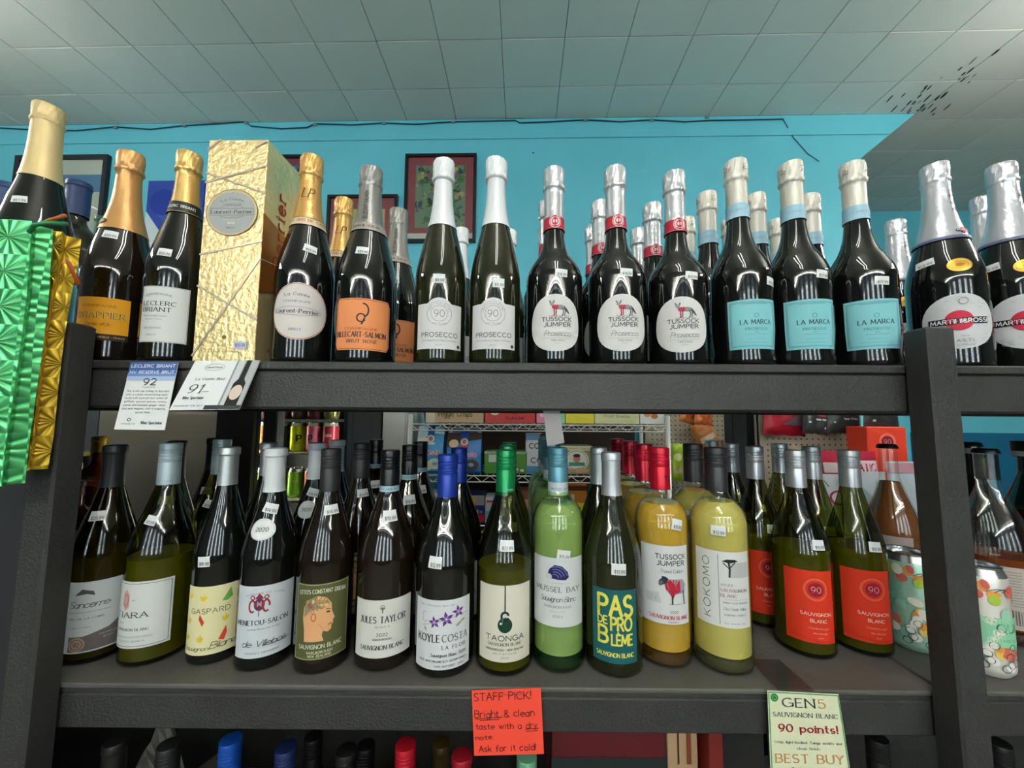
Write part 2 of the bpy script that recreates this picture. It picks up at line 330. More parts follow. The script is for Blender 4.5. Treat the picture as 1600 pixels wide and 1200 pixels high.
def capsule(root, H, L, hexcol, Rf, metal=.3, lip=.0155):
    z0 = H-L; p = [(Rf(z0+i*(L-.014)/6)+.0007, z0+i*(L-.014)/6) for i in range(7)]
    p += [(lip-.0008, H-.0125), (lip, H-.0115), (lip, H-.003), (lip-.0012, H-.0006), (lip-.003, H), (0, H)]
    return lathe('neck_capsule', p, metal_ink(hexcol, .42, metal), root, 36)
def foil(root, H, z0, hexcol, Rf, metal=.55, rough=.3, seed=0):
    top = H-.037; n = 8
    p = [(Rf(z0+(top-z0)*i/n)+.0008, z0+(top-z0)*i/n) for i in range(n+1)]
    kf = max(1, Rf(H*.93)/.0158)
    p += [(q_*kf, z_) for q_, z_ in [(.0168, H-.036), (.0182, H-.0335), (.0180, H-.030), (.0166, H-.0275), (.0170, H-.022), (.0172, H-.017), (.0175, H-.012), (.0175, H-.007), (.0171, H-.003), (.0162, H-.0008), (.010, H+.0006), (0, H+.001)]]
    rs = random.Random(seed); ph = [rs.uniform(0, 6.3) for _ in range(6)]
    def d(r, z, a):
        k = 1 if z > top else .22
        if r < .012: k = .3
        w_ = .00022*math.sin(11*a+ph[0]+z*120)+.00028*math.sin(17*a+ph[1]-z*260)+.00026*math.sin(29*a+ph[2]+z*300)+.0002*math.sin(6*a+ph[3]+z*700)
        tilt = .0012*math.sin(a+ph[4]) if z > H-.008 else 0
        return r+w_*k, z+(tilt+.00012*math.sin(7*a+ph[5]))*(1 if z > top else (.8 if abs(z-z0) < .001 else 0))
    return lathe('foil_cap', p, metal_ink(hexcol, rough, metal, .6), root, 80, disp=d, sharp=.9)
def wrapper(Rf, a0, zc):
    rc = Rf(zc)
    def f(u, v, off):
        r = Rf(zc+v)+off; a = a0+u/max(rc, .01); return (r*math.sin(a), -r*math.cos(a), zc+v)
    return f
def sheet(name, wrap, w, h, m, parent, shape='rect', nu=24, nv=12, off=.0003):
    V, F = [], []
    for j in range(nv+1):
        t = -1+2*j/nv
        if shape in ('oval', 'egg'): t = math.sin(t*PI/2)
        hw = 1.0; sh = 0
        if shape == 'oval': hw = math.sqrt(max(0, 1-t*t))
        elif shape == 'egg': hw = max(0, 1-abs(t)**2.5)**.5; hw *= (1-.06*t)
        elif shape == 'round': e = max(0, abs(t)-.86)/.14; hw = 1-.10*(1-math.sqrt(max(0, 1-e*e)))
        hw = max(hw, .003)
        for i in range(nu+1): V.append(wrap((-1+2*i/nu)*hw*w/2, t*h/2, off))
    for j in range(nv):
        for i in range(nu): a = j*(nu+1)+i; F.append((a, a+1, a+nu+2, a+nu+1))
    return mesh_obj(name, V, F, m, parent, smooth=True)
class Bottle:
    def __init__(s, name, label, zs, top, xb, Y, R, kind, glass, cat='bottle', group=None, wine=None, level=None):
        s.zs, s.R, s.Y = zs, R, Y
        pt = at(top[0], top[1], Y); yb = 565 if zs > CZ else 1045
        s.H = pt.z - zs + .001
        s.X = pt.x*.6 + at(xb, yb, Y).x*.4
        s.loc = Vector((s.X, Y, zs)); s.kind = kind
        s.root = thing(name, label, cat, group, s.loc)
        pr = curve(kind, R, s.H); s.Rf = radius_fn(pr); s.pr = pr
        lathe('glass_body', pr, glass, s.root, 56, sharp=1.2)
        if wine:
            lv = level if level < 1 else at(top[0], level, Y-R*.6).z-zs
            zb = .004
            if wine.name in BASES:
                zb = .020; bc, tr = BASES[wine.name]; bm = mat('base_glass_'+bc[1:], bc, .02, trans=tr, ior=1.5, coat=.3)
                lathe('glass_base', [(0, .022), (R*.3, .019), (R*.55, .010), (R*.72, .002), (R*.86, .0012), (R*.955, .007), (R-.0012, .012), (R-.0012, .0195), (R*.75, .0215), (R*.55, .028), (R*.3, .036), (0, .038)], bm, s.root, 40, sharp=1.2)
            q = [(0, .040*s.H/.32), (R*.3, zb+.018), (R*.55, zb+.010), (R*.76, zb+.003), (R-.0026, zb+.003)] + [(r-.0022, z) for r, z in pr if zb+.006 < z < lv]
            q += [(s.Rf(lv)-.0022, lv), (0, lv)]
            lathe('wine', q, wine, s.root, 40, sharp=.7)
    def hit(s, px, py):
        d = ray(px, py); t = (s.Y-s.R-.02)/d.y
        while t < (s.Y+s.R)/d.y:
            p = CAMP+d*t; x, y, z = p.x-s.X, p.y-s.Y, p.z-s.zs
            if 0 <= z <= s.H and math.hypot(x, y) <= s.Rf(z): return math.atan2(x, -y), z
            t += .0004
        return 0.0, None
    def zpx(s, py): return at(800+(s.X/s.Y)*600*.98, py, s.Y-s.R*.9).z-s.zs
    def label(s, cx, y1, y0, w, col, shape='rect', draw=None, name='label', nv=10, face=None):
        """cx pixel of the label's middle (None: straight ahead), y1 / y0 pixel rows of its top and bottom, w in mm"""
        my = (y0+y1)/2
        if face is not None: a0 = math.radians(face); z0, z1 = s.zpx(y0), s.zpx(y1)
        else:
            a0, _ = s.hit(cx, my); z0 = s.hit(cx, y0)[1]; z1 = s.hit(cx, y1)[1]
            if z0 is None: z0 = s.zpx(y0)
            if z1 is None: z1 = s.zpx(y1)
        zc, h = (z0+z1)/2, z1-z0; wr = wrapper(s.Rf, a0, zc)
        m = col if not isinstance(col, str) else mat('label_paper_'+col.lstrip('#'), col, .55, spec=.25)
        sh = sheet(name, wr, w/1000, h, m, s.root, shape, nv=nv)
        if draw:
            P = Print(); draw(P, w, h*1000); P.build(wr, sh)
        return sh
    def sticker(s, px, py, txt, tilt=0, w=19, h=12.5):
        a0, z = s.hit(px, py)
        if z is None: return
        wr0 = wrapper(s.Rf, a0, z); ca, sa = math.cos(math.radians(tilt)), math.sin(math.radians(tilt))
        wr = lambda u, v, off: wr0(u*ca-v*sa, u*sa+v*ca, off)
        sh = sheet('price_sticker', wr, w/1000, h/1000, M_PAPER, s.root, nu=6, nv=4, off=.0003)
        P = Print(); P.t(txt, 1, -h*.2, w*.72, h*.3, 'n', '#303236'); P.build(lambda u, v, off: wr(u, v, off+.0003), sh)
    def band(s, z0, z1, hexcol, draw=None, name='neck_band', face=0, extra=.0011, m=None, rfix=None):
        n = 5; rf = (lambda z: rfix) if rfix else (lambda z: s.Rf(z)+extra)
        v = [(rf(z0+(z1-z0)*i/n), z0+(z1-z0)*i/n) for i in range(n+1)]
        o = lathe(name, v, m or mat('band_'+hexcol.lstrip('#'), hexcol, .45), s.root, 36)
        if draw:
            P = Print(); draw(P, (z1-z0)*1000); P.build(wrapper(rf, math.radians(face), (z0+z1)/2), o)
        return o
    def wrapat(s, face, z, extra=.0012): return wrapper(lambda q: s.Rf(q)+extra, math.radians(face), z)
    def row(s, Ys, labels, dx=None, group=None):
        for i, (Yk, lb) in enumerate(zip(Ys, labels)):
            x = dx[i] if dx else s.X + random.uniform(-.003, .003)
            c = copy_tree(s.root, (x, Yk, s.zs), lb, group); c.rotation_euler.z = random.uniform(-.12, .12)
def quad_wrap(tl, tr, br, bl, w, h):
    """card with world corners; u, v in metres from its centre, lifted towards the camera side"""
    n = (tr-tl).cross(bl-tl).normalized()
    if n.y > 0: n = -n
    def f(u, v, off):
        s_, t_ = u/w+.5, .5-v/h
        p = tl*(1-s_)*(1-t_)+tr*s_*(1-t_)+br*s_*t_+bl*(1-s_)*t_
        return p+n*off
    return f
def card(name, label, cat, corners, w, h, m, draw, group=None, curl=0, thick=.0006, parent=None):
    """a thin card built from corner points given as (px, py, depth); w, h in mm"""
    tl, tr, br, bl = [at(*c) if not isinstance(c, Vector) else c for c in corners]
    q = quad_wrap(tl, tr, br, bl, w/1000, h/1000); V, F = [], []; nu, nv = 6, 8
    def wr(u, v, off):
        k = curl*math.sin(PI*(u/(w/1000)+.5)); return q(u, v, off+k)
    for off in (0, -thick):
        for j in range(nv+1):
            for i in range(nu+1): V.append(wr((i/nu-.5)*w/1000, (j/nv-.5)*h/1000, off))
    N = (nu+1)*(nv+1)
    for j in range(nv):
        for i in range(nu):
            a = j*(nu+1)+i; F.append((a, a+1, a+nu+2, a+nu+1)); F.append((N+a, N+a+nu+1, N+a+nu+2, N+a+1))
    rim = [i for i in range(nu+1)]+[j*(nu+1)+nu for j in range(1, nv+1)]+[nv*(nu+1)+i for i in range(nu-1, -1, -1)]+[j*(nu+1) for j in range(nv-1, 0, -1)]
    for a, b in zip(rim, rim[1:]+rim[:1]): F.append((a, N+a, N+b, b))
    c = sum(V, Vector())/len(V)
    o = mesh_obj(name, [v-c for v in V], F, m, parent, loc=c if parent is None else (0,0,0))
    if parent is None: tag(o, label, cat, group)
    if draw:
        P = Print(); draw(P, w, h); P.build(lambda u, v, off: wr(u, v, off)-c, o)
    return o
def prism_face_print(parent, draw, org, ux, uz, w, h, nrm):
    """print on a flat face: org centre, ux/uz unit vectors"""
    P = Print(); draw(P, w, h); return P.build(lambda u, v, off: Vector(org)+Vector(ux)*u+Vector(uz)*v+Vector(nrm)*(off+.0002), parent)
def carton(name, label, cat, x0, x1, ytop, ybot, Y, dep, col, draw=None, group=None, parts=True):
    """cardboard box whose front face spans the given pixels at depth Y"""
    a = at(x0, ybot, Y); b = at(x1, ytop, Y); w, h = b.x-a.x, b.z-a.z; cx, cz = (a.x+b.x)/2, a.z
    v, f = box_vf(-w/2, w/2, 0, dep, 0, h, bev=.001)
    o = mesh_obj(name, v, f, mat('card_'+col.lstrip('#'), col, .45), loc=(cx, Y, cz)); tag(o, label, cat, group)
    if draw: prism_face_print(o, draw, (0, 0, h/2), (1,0,0), (0,0,1), w*1000, h*1000, (0,-1,0))
    return o
def pouch(name, label, cat, x0, x1, ytop, ybot, Y, col, draw=None, group=None, dep=.035, tilt=0, rough=.3, hole=False):
    """foil snack bag: pillow with crimped ends"""
    a = at(x0, ybot, Y); b = at(x1, ytop, Y); w, h = b.x-a.x, b.z-a.z; cx, cz = (a.x+b.x)/2, (a.z+b.z)/2
    rs = random.Random(hash(label) % 999 if False else len(label)*7+int(x0)); ph = [rs.uniform(0, 6) for _ in range(4)]
    nu, nv = 12, 16; V, F = [], []
    def surf(u, v, sgn):
        s_, t_ = u/w*2, v/h*2
        k = max(0, 1-abs(s_)**3)**.6*max(0, 1-abs(t_)**4)**.7
        wr = 1+.14*math.sin(s_*5+ph[0]+t_*3)+.12*math.sin(t_*7+ph[1]-s_*4)
        narrow = 1-.05*max(0, 1-abs(t_)**2)
        return Vector((u*narrow, sgn*dep/2*k*wr, v+.002*math.sin(s_*9+ph[2])*abs(t_)))
    for sgn in (-1, 1):
        for j in range(nv+1):
            for i in range(nu+1): V.append(surf((i/nu-.5)*w, (j/nv-.5)*h, sgn))
    N = (nu+1)*(nv+1)
    for j in range(nv):
        for i in range(nu):
            q = j*(nu+1)+i; F.append((q, q+1, q+nu+2, q+nu+1)); F.append((N+q, N+q+nu+1, N+q+nu+2, N+q+1))
    m = mat('pouch_'+col.lstrip('#'), col, rough, metal=.15, bump=.3, bscale=60)
    o = mesh_obj(name, V, F, m, smooth=True, loc=(cx, Y, cz)); o.rotation_euler = (0, math.radians(tilt), 0); tag(o, label, cat, group)
    if draw:
        P = Print(); draw(P, w*1000, h*1000); P.build(lambda u, v, off: surf(u, v, -1)+Vector((0, -off-.0004, 0)), o)
    return o
# ------------------------------------------------------------------ the room
def rroom(o): o.rotation_euler = (0, 0, -PHI); return o
def struct(o): o['kind'] = 'structure'; return rroom(o)
M_TEAL = mat('teal_wall_paint', '#6ccfe2', .5, spec=.35, bump=.25, bscale=90, var=.05, vscale=2.5)
M_TILE = mat('grey_ceiling_tile', '#e8e8de', .8, spec=.2, bump=.5, bscale=420, var=.05, vscale=1.3)
M_TILEB = mat('dark_ceiling_backing', '#3f4644', .9)  # dark backing slab that shows through the gaps between tiles
M_FLOOR = mat('worn_floor', '#787266', .45, var=.15, vscale=3)
M_SIDE = mat('dim_side_wall', '#4c5254', .7)
struct(box('floor', -3.8, 4.3, -4.1, 3.6, -.05, 0, M_FLOOR))
p1 = atr(1343, 249, DW); p2 = atr(1430, 182, DW)
prof = [(-3.8, 0), (p1.x, 0), (p1.x, p1.z), (p2.x, CEIL), (-3.8, CEIL)]
V = [(x, DW, z) for x, z in prof]+[(x, DW+.1, z) for x, z in prof]
struct(mesh_obj('wall_back', V, [(0,1,2,3,4), (9,8,7,6,5)]+[(i, i+5, (i+1) % 5+5, (i+1) % 5) for i in range(5)], M_TEAL))
struct(box('trim_1', -3.8, p2.x-.16, DW-.006, DW, CEIL-.13, CEIL-.085, M_TEAL, bev=.002))
fy = DW+1.1
struct(box('wall_rear_room', -3.8, 4.3, fy, fy+.1, 0, CEIL, M_TEAL))
struct(box('wall_left', -3.9, -3.8, -4.1, fy, 0, CEIL, M_SIDE)); struct(box('wall_right', 4.3, 4.4, -4.1, fy, 0, CEIL, M_SIDE))
# storefront wall behind the photographer, with its five tall windows
V, F = [], []
xs = [-3.8]+[v for x in WIN_X for v in (x-.33, x+.33)]+[4.3]
for i in range(0, len(xs), 2): box_vf(xs[i], xs[i+1], -4.05, -3.9, .68, 3.12, V, F)
box_vf(-3.8, 4.3, -4.05, -3.9, 0, .68, V, F); box_vf(-3.8, 4.3, -4.05, -3.9, 3.12, CEIL, V, F)
o = mesh_obj('wall_front', V, F, M_SIDE); o['kind'] = 'structure'
for i, x in enumerate(WIN_X):
    V, F = [], []
    box_vf(x-.33, x-.29, -4.0, -3.92, .68, 3.12, V, F); box_vf(x+.29, x+.33, -4.0, -3.92, .68, 3.12, V, F)
    box_vf(x-.29, x+.29, -4.0, -3.92, .68, .73, V, F); box_vf(x-.29, x+.29, -4.0, -3.92, 3.07, 3.12, V, F)
    o = mesh_obj('window_%d' % (i+1), V, F, mat('window_frame_dark', '#2b2d2e', .4)); o['kind'] = 'structure'
    q = box('pane', x-.29, x+.29, -3.97, -3.964, .73, 3.07, G_CLEAR, o)
# ceiling: a slab with separate square tiles below it
ceil = struct(box('ceiling', -3.8, 4.3, -4.1, fy+.1, CEIL+.012, CEIL+.06, M_TILEB))
def ceilpt(px, py):
    d = ray(px, py); p = CAMP+d*((CEIL-CZ)/d.z); return p.dot(RU), p.dot(RN)
ya, yb = ceilpt(800, 137)[1], ceilpt(800, 61)[1]; ty = ya-yb; sx = ceilpt(790, 180)[0]; tx = .305
v, f = box_vf(-tx/2+.0013, tx/2-.0013, -ty/2+.0013, ty/2-.0013, 0, .012, bev=.0022)
tile_me = bpy.data.meshes.new('tile'); tile_me.from_pydata(v, [], f); tile_me.materials.append(M_TILE)
rt = random.Random(3)
def tile(cx, cy, me=tile_me):
    o = bpy.data.objects.new('tile', me); o.location = (cx, cy, CEIL+rt.uniform(-.0006, .0008)); o.rotation_euler = (rt.uniform(-.002, .002), rt.uniform(-.002, .002), 0); COL.objects.link(o); o.parent = ceil
for i in range(-13, 14):
    cx = sx+(i+.5)*tx
    if not -3.9 < cx < 4.3: continue
    for j in range(-5, 7):
        cy = ya+(j+.5)*ty
        if cy+ty/2 < DW+.02 or cx-tx/2 > p2.x-.05:
            if cy-ty/2 < fy: tile(cx, cy)
# the last row is cut narrow where it meets the wall
v, f = box_vf(-tx/2+.0013, tx/2-.0013, 0, DW-(ya+int((DW-ya)/ty)*ty)-.001, 0, .012, bev=.0022)
cut_me = bpy.data.meshes.new('tile'); cut_me.from_pydata(v, [], f); cut_me.materials.append(M_TILE)
for i in range(-13, 14):
    cx = sx+(i+.5)*tx
    if -3.9 < cx and cx-tx/2 <= p2.x-.05: tile(cx, ya+int((DW-ya)/ty)*ty+.0013, cut_me)
V, F = [], []
v, f = box_vf(-3.8, 4.3, -4.1, ya-5*ty, CEIL, CEIL+.012, V, F); tp = mesh_obj('tile_field', V, F, M_TILE, ceil)
# dirt flecks along one ceiling joint
V, F = [], []; rs = random.Random(11)
for k in range(46):
    t = rs.random()**2.2; px = 1420+150*t+rs.gauss(0, 15+8*t); py = 174-108*t+rs.gauss(0, 8)
    if py > 180: continue
    cx, cy = ceilpt(px, py); L = rs.uniform(.006, .032)*(1-.3*t); W_ = rs.uniform(.002, .006); b = len(V)
    for q in range(8):
        a = 2*PI*q/8; V.append((cx+W_*math.cos(a)+.2*L*math.sin(a), cy+L*math.sin(a), CEIL-.0012))
    F.append(tuple(range(b+7, b-1, -1)))
o = mesh_obj('stain_flecks', V, F, mat('dark_stain', '#4a423a', .9), ceil); o['kind'] = 'stuff'
# out-of-view fluorescent fixtures; the lengthwise ones are added to brighten wall and ceiling
for i, (x, y, cr) in enumerate(TUBES):
    wh = ('added out of view lengthwise over the gift bag end of the aisle', 'added out of view lengthwise over the amber bottle end of the aisle', 'added out of view lengthwise straight overhead', 'first of the crosswise row before the windows', 'second of the crosswise row before the windows', 'middle of the crosswise row before the windows', 'fourth of the crosswise row before the windows', 'last of the crosswise row before the windows')[i]
    t = thing('ceiling_light', 'white two-tube fluorescent fixture, '+wh, 'ceiling light', 'fluorescent ceiling fixtures', (x, y, CEIL-(.12 if cr else .5)), PI/2*cr)
    mesh_obj('housing', *box_vf(-.03, .03, -.65, .65, -.02, .02), mat('white_enamel', '#e8e8e4', .4), t)
    for s in (-1, 1):
        tube('fluorescent_tube', [(s*.075, -.6, 0), (s*.075, .6, 0)], .015, mat('lit_tube_%d' % min(i, 3), '#ffffff', .4, emit=(1, .98, .93), estr=(27, 38, 17, 30)[min(i, 3)]), t, 8)
        tube('hanging_rod', [(0, s*.5, .02), (0, s*.5, .119 if cr else .499)], .004, M_CHROME, t)
# cable stapled along the top of the wall
pts = []
cab = [(0, 200), (60, 203), (120, 204), (180, 198), (235, 202), (288, 196), (340, 193), (384, 190), (392, 197), (440, 201), (480, 199), (492, 193), (550, 195), (600, 192), (650, 194), (708, 190), (760, 189), (806, 188), (812, 192), (860, 190), (915, 187), (970, 190), (1018, 187), (1070, 190), (1110, 188), (1170, 187), (1224, 186)]
for px, py in cab: q = atr(px, py, DW-.007); pts.append((q.x, q.y, q.z))
cb = tube('wall_cable', pts, .0035, mat('teal_black_cable', '#22484f', .6)); tag(rroom(cb), 'thin dark cable sagging along the top of the teal wall', 'cable')
for px, py in ((180, 199), (288, 196), (384, 191), (492, 194), (600, 192), (708, 190), (915, 187), (1018, 187), (1105, 182)):
    q = atr(px, py, DW-.008); box('staple', q.x-.011, q.x+.011, q.y-.002, q.y+.006, q.z-.008, q.z+.008, mat('staple_metal', '#8fa3a4', .4, metal=.4), cb)
q = [atr(1224, 187, DW-.004), atr(1240, 215, DW-.004), atr(1262, 240, DW-.004), atr(1280, 252, DW-.004)]
tube('cable_tail', [tuple(p) for p in q], .002, mat('teal_black_cable'), cb)
q = atr(833, 239, DW-.003); nl = lathe('nail_head', [(0, 0), (.004, 0), (.005, .002), (0, .004)], mat('dark_nail', '#222222', .5), seg=10); nl.matrix_world = Matrix.Translation(room(q.x, q.y, q.z)) @ Matrix.Rotation(PI/2, 4, 'X')
tag(nl, 'small dark nail alone in the teal wall above the bottles', 'nail')
# mural low on the far wall at the right
a, b = atr(1480, 676, fy-.004), atr(1660, 860, fy-.004)
mu = box('painted_panel', a.x-.3, b.x+.0, fy-.018, fy-.004, b.z-.4, a.z, mat('blue_mural_paint', '#1c6f95', .5)); tag(rroom(mu), 'deep blue panel low on the teal wall seen beyond the shelf', 'panel')
def mural(P, w, h):
    P.ell(-w*.33, h*.40, 150, 165, '#e6d9cc'); P.ell(-w*.33, h*.40, 130, 146, '#b58f84'); P.poly([(-w*.07, h*.34), (w*.02, h*.35), (w*.02, h*.0), (-w*.05, -h*.1)], '#d9c9b4')
prism_face_print(mu, mural, ((a.x-.3+b.x)/2, fy-.018, (b.z-.4+a.z)/2), (1,0,0), (0,0,1), 1000*(b.x-a.x+.3), 1000*(a.z-b.z+.4), (0,-1,0))
# ------------------------------------------------------------------ pictures on the teal wall
def picture(name, label, x0, x1, y0, y1, frame_col, fw, draw, mat_col=None, depth=.025, group=None, x1b=None):
    a, b = atr(x0, y1, DW-.012), atr(x1, y0, DW-.012); w, h = b.x-a.x, b.z-a.z; c = room((a.x+b.x)/2, DW, (a.z+b.z)/2)
    t = thing(name, label, 'picture', group, c, -PHI)
    V, F = [], []; fm = mat('frame_'+frame_col.lstrip('#'), frame_col, .35)
    if fw:
        for bx in ((-w/2, w/2, h/2-fw, h/2), (-w/2, w/2, -h/2, -h/2+fw), (-w/2, -w/2+fw, -h/2+fw, h/2-fw), (w/2-fw, w/2, -h/2+fw, h/2-fw)):
            box_vf(bx[0], bx[1], -depth, 0, bx[2], bx[3], V, F)
        mesh_obj('frame', V, F, fm, t)
    pm = mat('picture_'+(mat_col or '#dfe3e3').lstrip('#'), mat_col or '#dfe3e3', .5)
    s = mesh_obj('picture_sheet' if fw else 'canvas', *box_vf(-w/2+fw, w/2-fw, -.012 if fw else -depth, -.003, -h/2+fw, h/2-fw), pm, t)
    prism_face_print(s, draw, (0, -.012 if fw else -depth, 0), (1,0,0), (0,0,1), (w-2*fw)*1000, (h-2*fw)*1000, (0,-1,0))
    if fw: mesh_obj('glass_pane', *box_vf(-w/2+fw, w/2-fw, -.017, -.0155, -h/2+fw, h/2-fw), G_CLEAR, t)
def art_jungle(seed, pal):
    def d(P, w, h):
        rs = random.Random(seed); aw, ah = w*.76, h*.76
        P.rect(0, h*.02, aw, ah, pal[0])
        P.rect(0, -h*.46, w, h*.07, '#e9dfe0')
        for k in range(130):
            x, y = rs.uniform(-.36, .36)*w, rs.uniform(-.33, .37)*h; c = rs.choice(pal[1:])
            L = rs.uniform(14, 42); an = rs.uniform(0, PI); k_ = rs.uniform(-1, 1)
            pts_ = [(x+L*(t-.5)*math.cos(an)-k_*L*.3*math.sin(PI*t)*math.sin(an), y+L*(t-.5)*math.sin(an)+k_*L*.3*math.sin(PI*t)*math.cos(an)) for t in [i/6 for i in range(7)]]
            pts_ = [(max(-aw/2+3, min(aw/2-3, p)), max(h*.02-ah/2+3, min(h*.02+ah/2-3, q))) for p, q in pts_]
            P.line(pts_, rs.uniform(5, 13), c)
            if k % 3 == 0: P.ell(max(-aw/2+30, min(aw/2-30, x)), max(h*.02-ah/2+26, min(h*.02+ah/2-26, y)), rs.uniform(12, 28), rs.uniform(8, 22), rs.choice(pal[1:]), rs.uniform(0, 180), 12)
    return d
picture('framed_picture', 'framed jungle scene with maroon border under black frame behind the white-foil pair', 630, 745, 241, 379, '#17181c', .017, art_jungle(4, ['#7f9a84', '#3f7f5a', '#2e4f63', '#d6cf6a', '#4c8fb8', '#7a4f8a', '#5c8a3f', '#20303a', '#c8b890', '#b05a6a']), '#a83a52', group=None)
picture('framed_picture', 'maroon bordered frame hung lower with gold-yellow artwork behind grey-foil bottles', 507, 622, 305, 430, '#17181c', .017, lambda P, w, h: (P.rect(w*.05, 0, w*.6, h*.7, '#dcc987'), P.ell(w*.1, h*.1, 35, 50, '#c7a65a'), P.ell(w*.22, -h*.05, 22, 60, '#efe3b4')), '#a83a52')
picture('framed_picture', 'mostly hidden frame with maroon border and blue art behind the gold carton', 395, 493, 243, 372, '#17181c', .017, art_jungle(9, ['#4f82c4', '#27549c', '#e6e2d0', '#d8b83c', '#6aa0dd', '#2e4f63']), '#8d2f46')
def flag(P, w, h):
    P.rect(0, h*.27, w, h*.17, '#3f86cf'); P.rect(0, -h*.30, w, h*.06, '#6f8fd0'); P.poly([(-w/2, -h*.5), (w/2, -h*.5), (w/2, -h*.42), (0, -h*.36), (-w/2, -h*.40)], '#7fa6cf')
    for k in range(6):
        a = k*PI/3+.3; P.ring(w*.33+22*math.cos(a), -h*.05+34*math.sin(a), 12, 14, 4, '#c75a72'); P.line([(w*.33, -h*.05), (w*.33+22*math.cos(a), -h*.05+34*math.sin(a))], 4, '#c75a72')
picture('framed_poster', 'black-framed white poster with broad blue stripe and small pink emblem', 6, 172, 243, 420, '#22252b', .027, flag, '#dfe4e4')
def sail(P, w, h):
    P.ell(w*.05, h*.2, w*.4, h*.2, '#2f62c4'); P.ell(-w*.2, h*.25, w*.25, h*.15, '#1b3ca6'); P.poly([(-w*.5, h*.15), (w*.2, -h*.45), (-w*.5, -h*.5)], '#cfe0e6')
    P.poly([(0, -h*.2), (w*.5, -h*.1), (w*.5, -h*.5), (w*.1, -h*.5)], '#b9c4c6'); P.ell(w*.2, h*.0, w*.1, h*.12, '#7fb2dd')
picture('canvas_painting', 'unframed deep blue canvas with pale triangular shapes behind the copper-foil bottle', 222, 322, 283, 420, '#203f9f', 0, sail, '#2346ad', depth=.02)
# ------------------------------------------------------------------ the shelving racks
ZU = at(800, 567, .56).z; ZL = at(800, 1073, .56).z; ZB = ZL-.44
UB = at(800, 641, .56).z; LB = at(800, 1146, .56).z
FY, BY = .56, 1.0
def rack(label, x0, x1, posts, depth=BY):
    t = thing('shelving_rack', label, 'shelf', 'black wooden bottle racks', ((x0+x1)/2, FY, 0)); ox = (x0+x1)/2
    def bx(n, a, b, c, d, e, f_, bev=.003): box(n, a-ox, b-ox, c-FY, d-FY, e, f_, mat('pale_shelf_board', '#56554f', .5, bump=.4, bscale=200, var=.25, vscale=6) if n == 'shelf_board' and f_ < CZ else M_RACK, t, bev)  # lower boards take a paler grey than the rack wood
    for z, bz in ((ZU, UB), (ZL, LB), (ZB, ZB-.07)):
        bx('beam', x0+.001, x1-.001, FY, FY+.037, bz, z-.013); bx('beam', x0+.001, x1-.001, depth-.037, depth, bz, z-.013)
        bx('shelf_board', x0+.001, x1-.001, FY-.002, depth+.002, z-(.0125 if z > CZ else .0065), z, .0018); 
        if z < CZ: bx('board_underlay', x0+.001, x1-.001, FY, depth, z-.0128, z-.0067, .001)
    bx('added_dark_back', x0+.004, x1-.004, depth-.045, depth-.040, .02, LB-.003)  # added dark sheet; makes the space under the lower shelf read black
    for (a, b, top, y0, y1) in posts: bx('post', a, b, y0, y1, 0, top)
    return t
zl, zr = at(78, 502, .522).z, at(1470, 510, .522).z
rackA = rack('black painted wooden rack holding both middle rows of bottles', -.66, .5885, [(-.652, -.615, zl, .521, .5575), (.569, .607, zr, .521, .5575), (-.652, -.615, ZU-.013, BY+.003, BY+.04), (.569, .607, ZU-.013, BY+.003, BY+.04)])
rackB = rack('black painted rack beyond the seamed post holding amber bottles', .59, 1.7, [(1.45, 1.49, zr, .521, .5575), (1.45, 1.49, ZU-.013, BY+.003, BY+.04)])
rackC = rack('black rack end with gift bags hanging before its solid side panel', -1.7, -.662, [(-1.5, -1.46, zl, .521, .5575)], 1.12)
ox = (-1.7-.662)/2
box('side_panel', -1.45-ox, -.664-ox, -.004, -.0025+.0, .0, UB-.002, mat('dark_panel', '#222326', .6), rackC)
# ------------------------------------------------------------------ upper row bottles
def up(name, label, top, xb, R, kind, glass, Y=None, **k): return Bottle(name, label, ZU+.0006, top, xb, Y or (FY+R+.001), R, kind, glass, **k)
def cham_txt(P, s, y, w, h, c, st='s', **k): P.t(s, 0, y, w, h, st, c, **k)
# tall magnum at the far end
b = up('champagne_bottle', 'extra tall black bottle with long pale gold foil standing above the gift bags', (68, 169), 47, .056, 'champ', M_BLACKGLASS, cat='bottle', Y=.66)
foil(b.root, b.H, b.H*.70, '#d6bf88', b.Rf, .25, .42, 1); b.sticker(30, 311, '$57.99', 8, 20, 13)
MAG = b
# capped bottles on the same shelf
for cx, ty_, Y, R, cw, col, cl, lb in ((113, 287, .78, .05, .0205, '#1f3a66', .075, 'dark green bottle with wide navy capsule between gold-foil magnum and copper-foil bottle'), (2, 290, .76, .045, .0205, '#1f3a66', .075, 'bottle with navy capsule cut by the photo edge beside the magnum'), (154, 341, .90, .042, .0165, '#1c5a3c', .055, 'small bottle with green capsule behind the copper-foil bottle')):
    b = up('spirit_bottle', lb, (cx, ty_), cx, R, 'bord', M_OLIVEGLASS, Y=Y, cat='bottle')
    b.Rf0 = b.Rf; capsule(b.root, b.H, cl, col, lambda z, cw=cw: cw-.002, .05, lip=cw)
    b.band(b.H*.1, b.H*.42, '#9da39a', name='label')
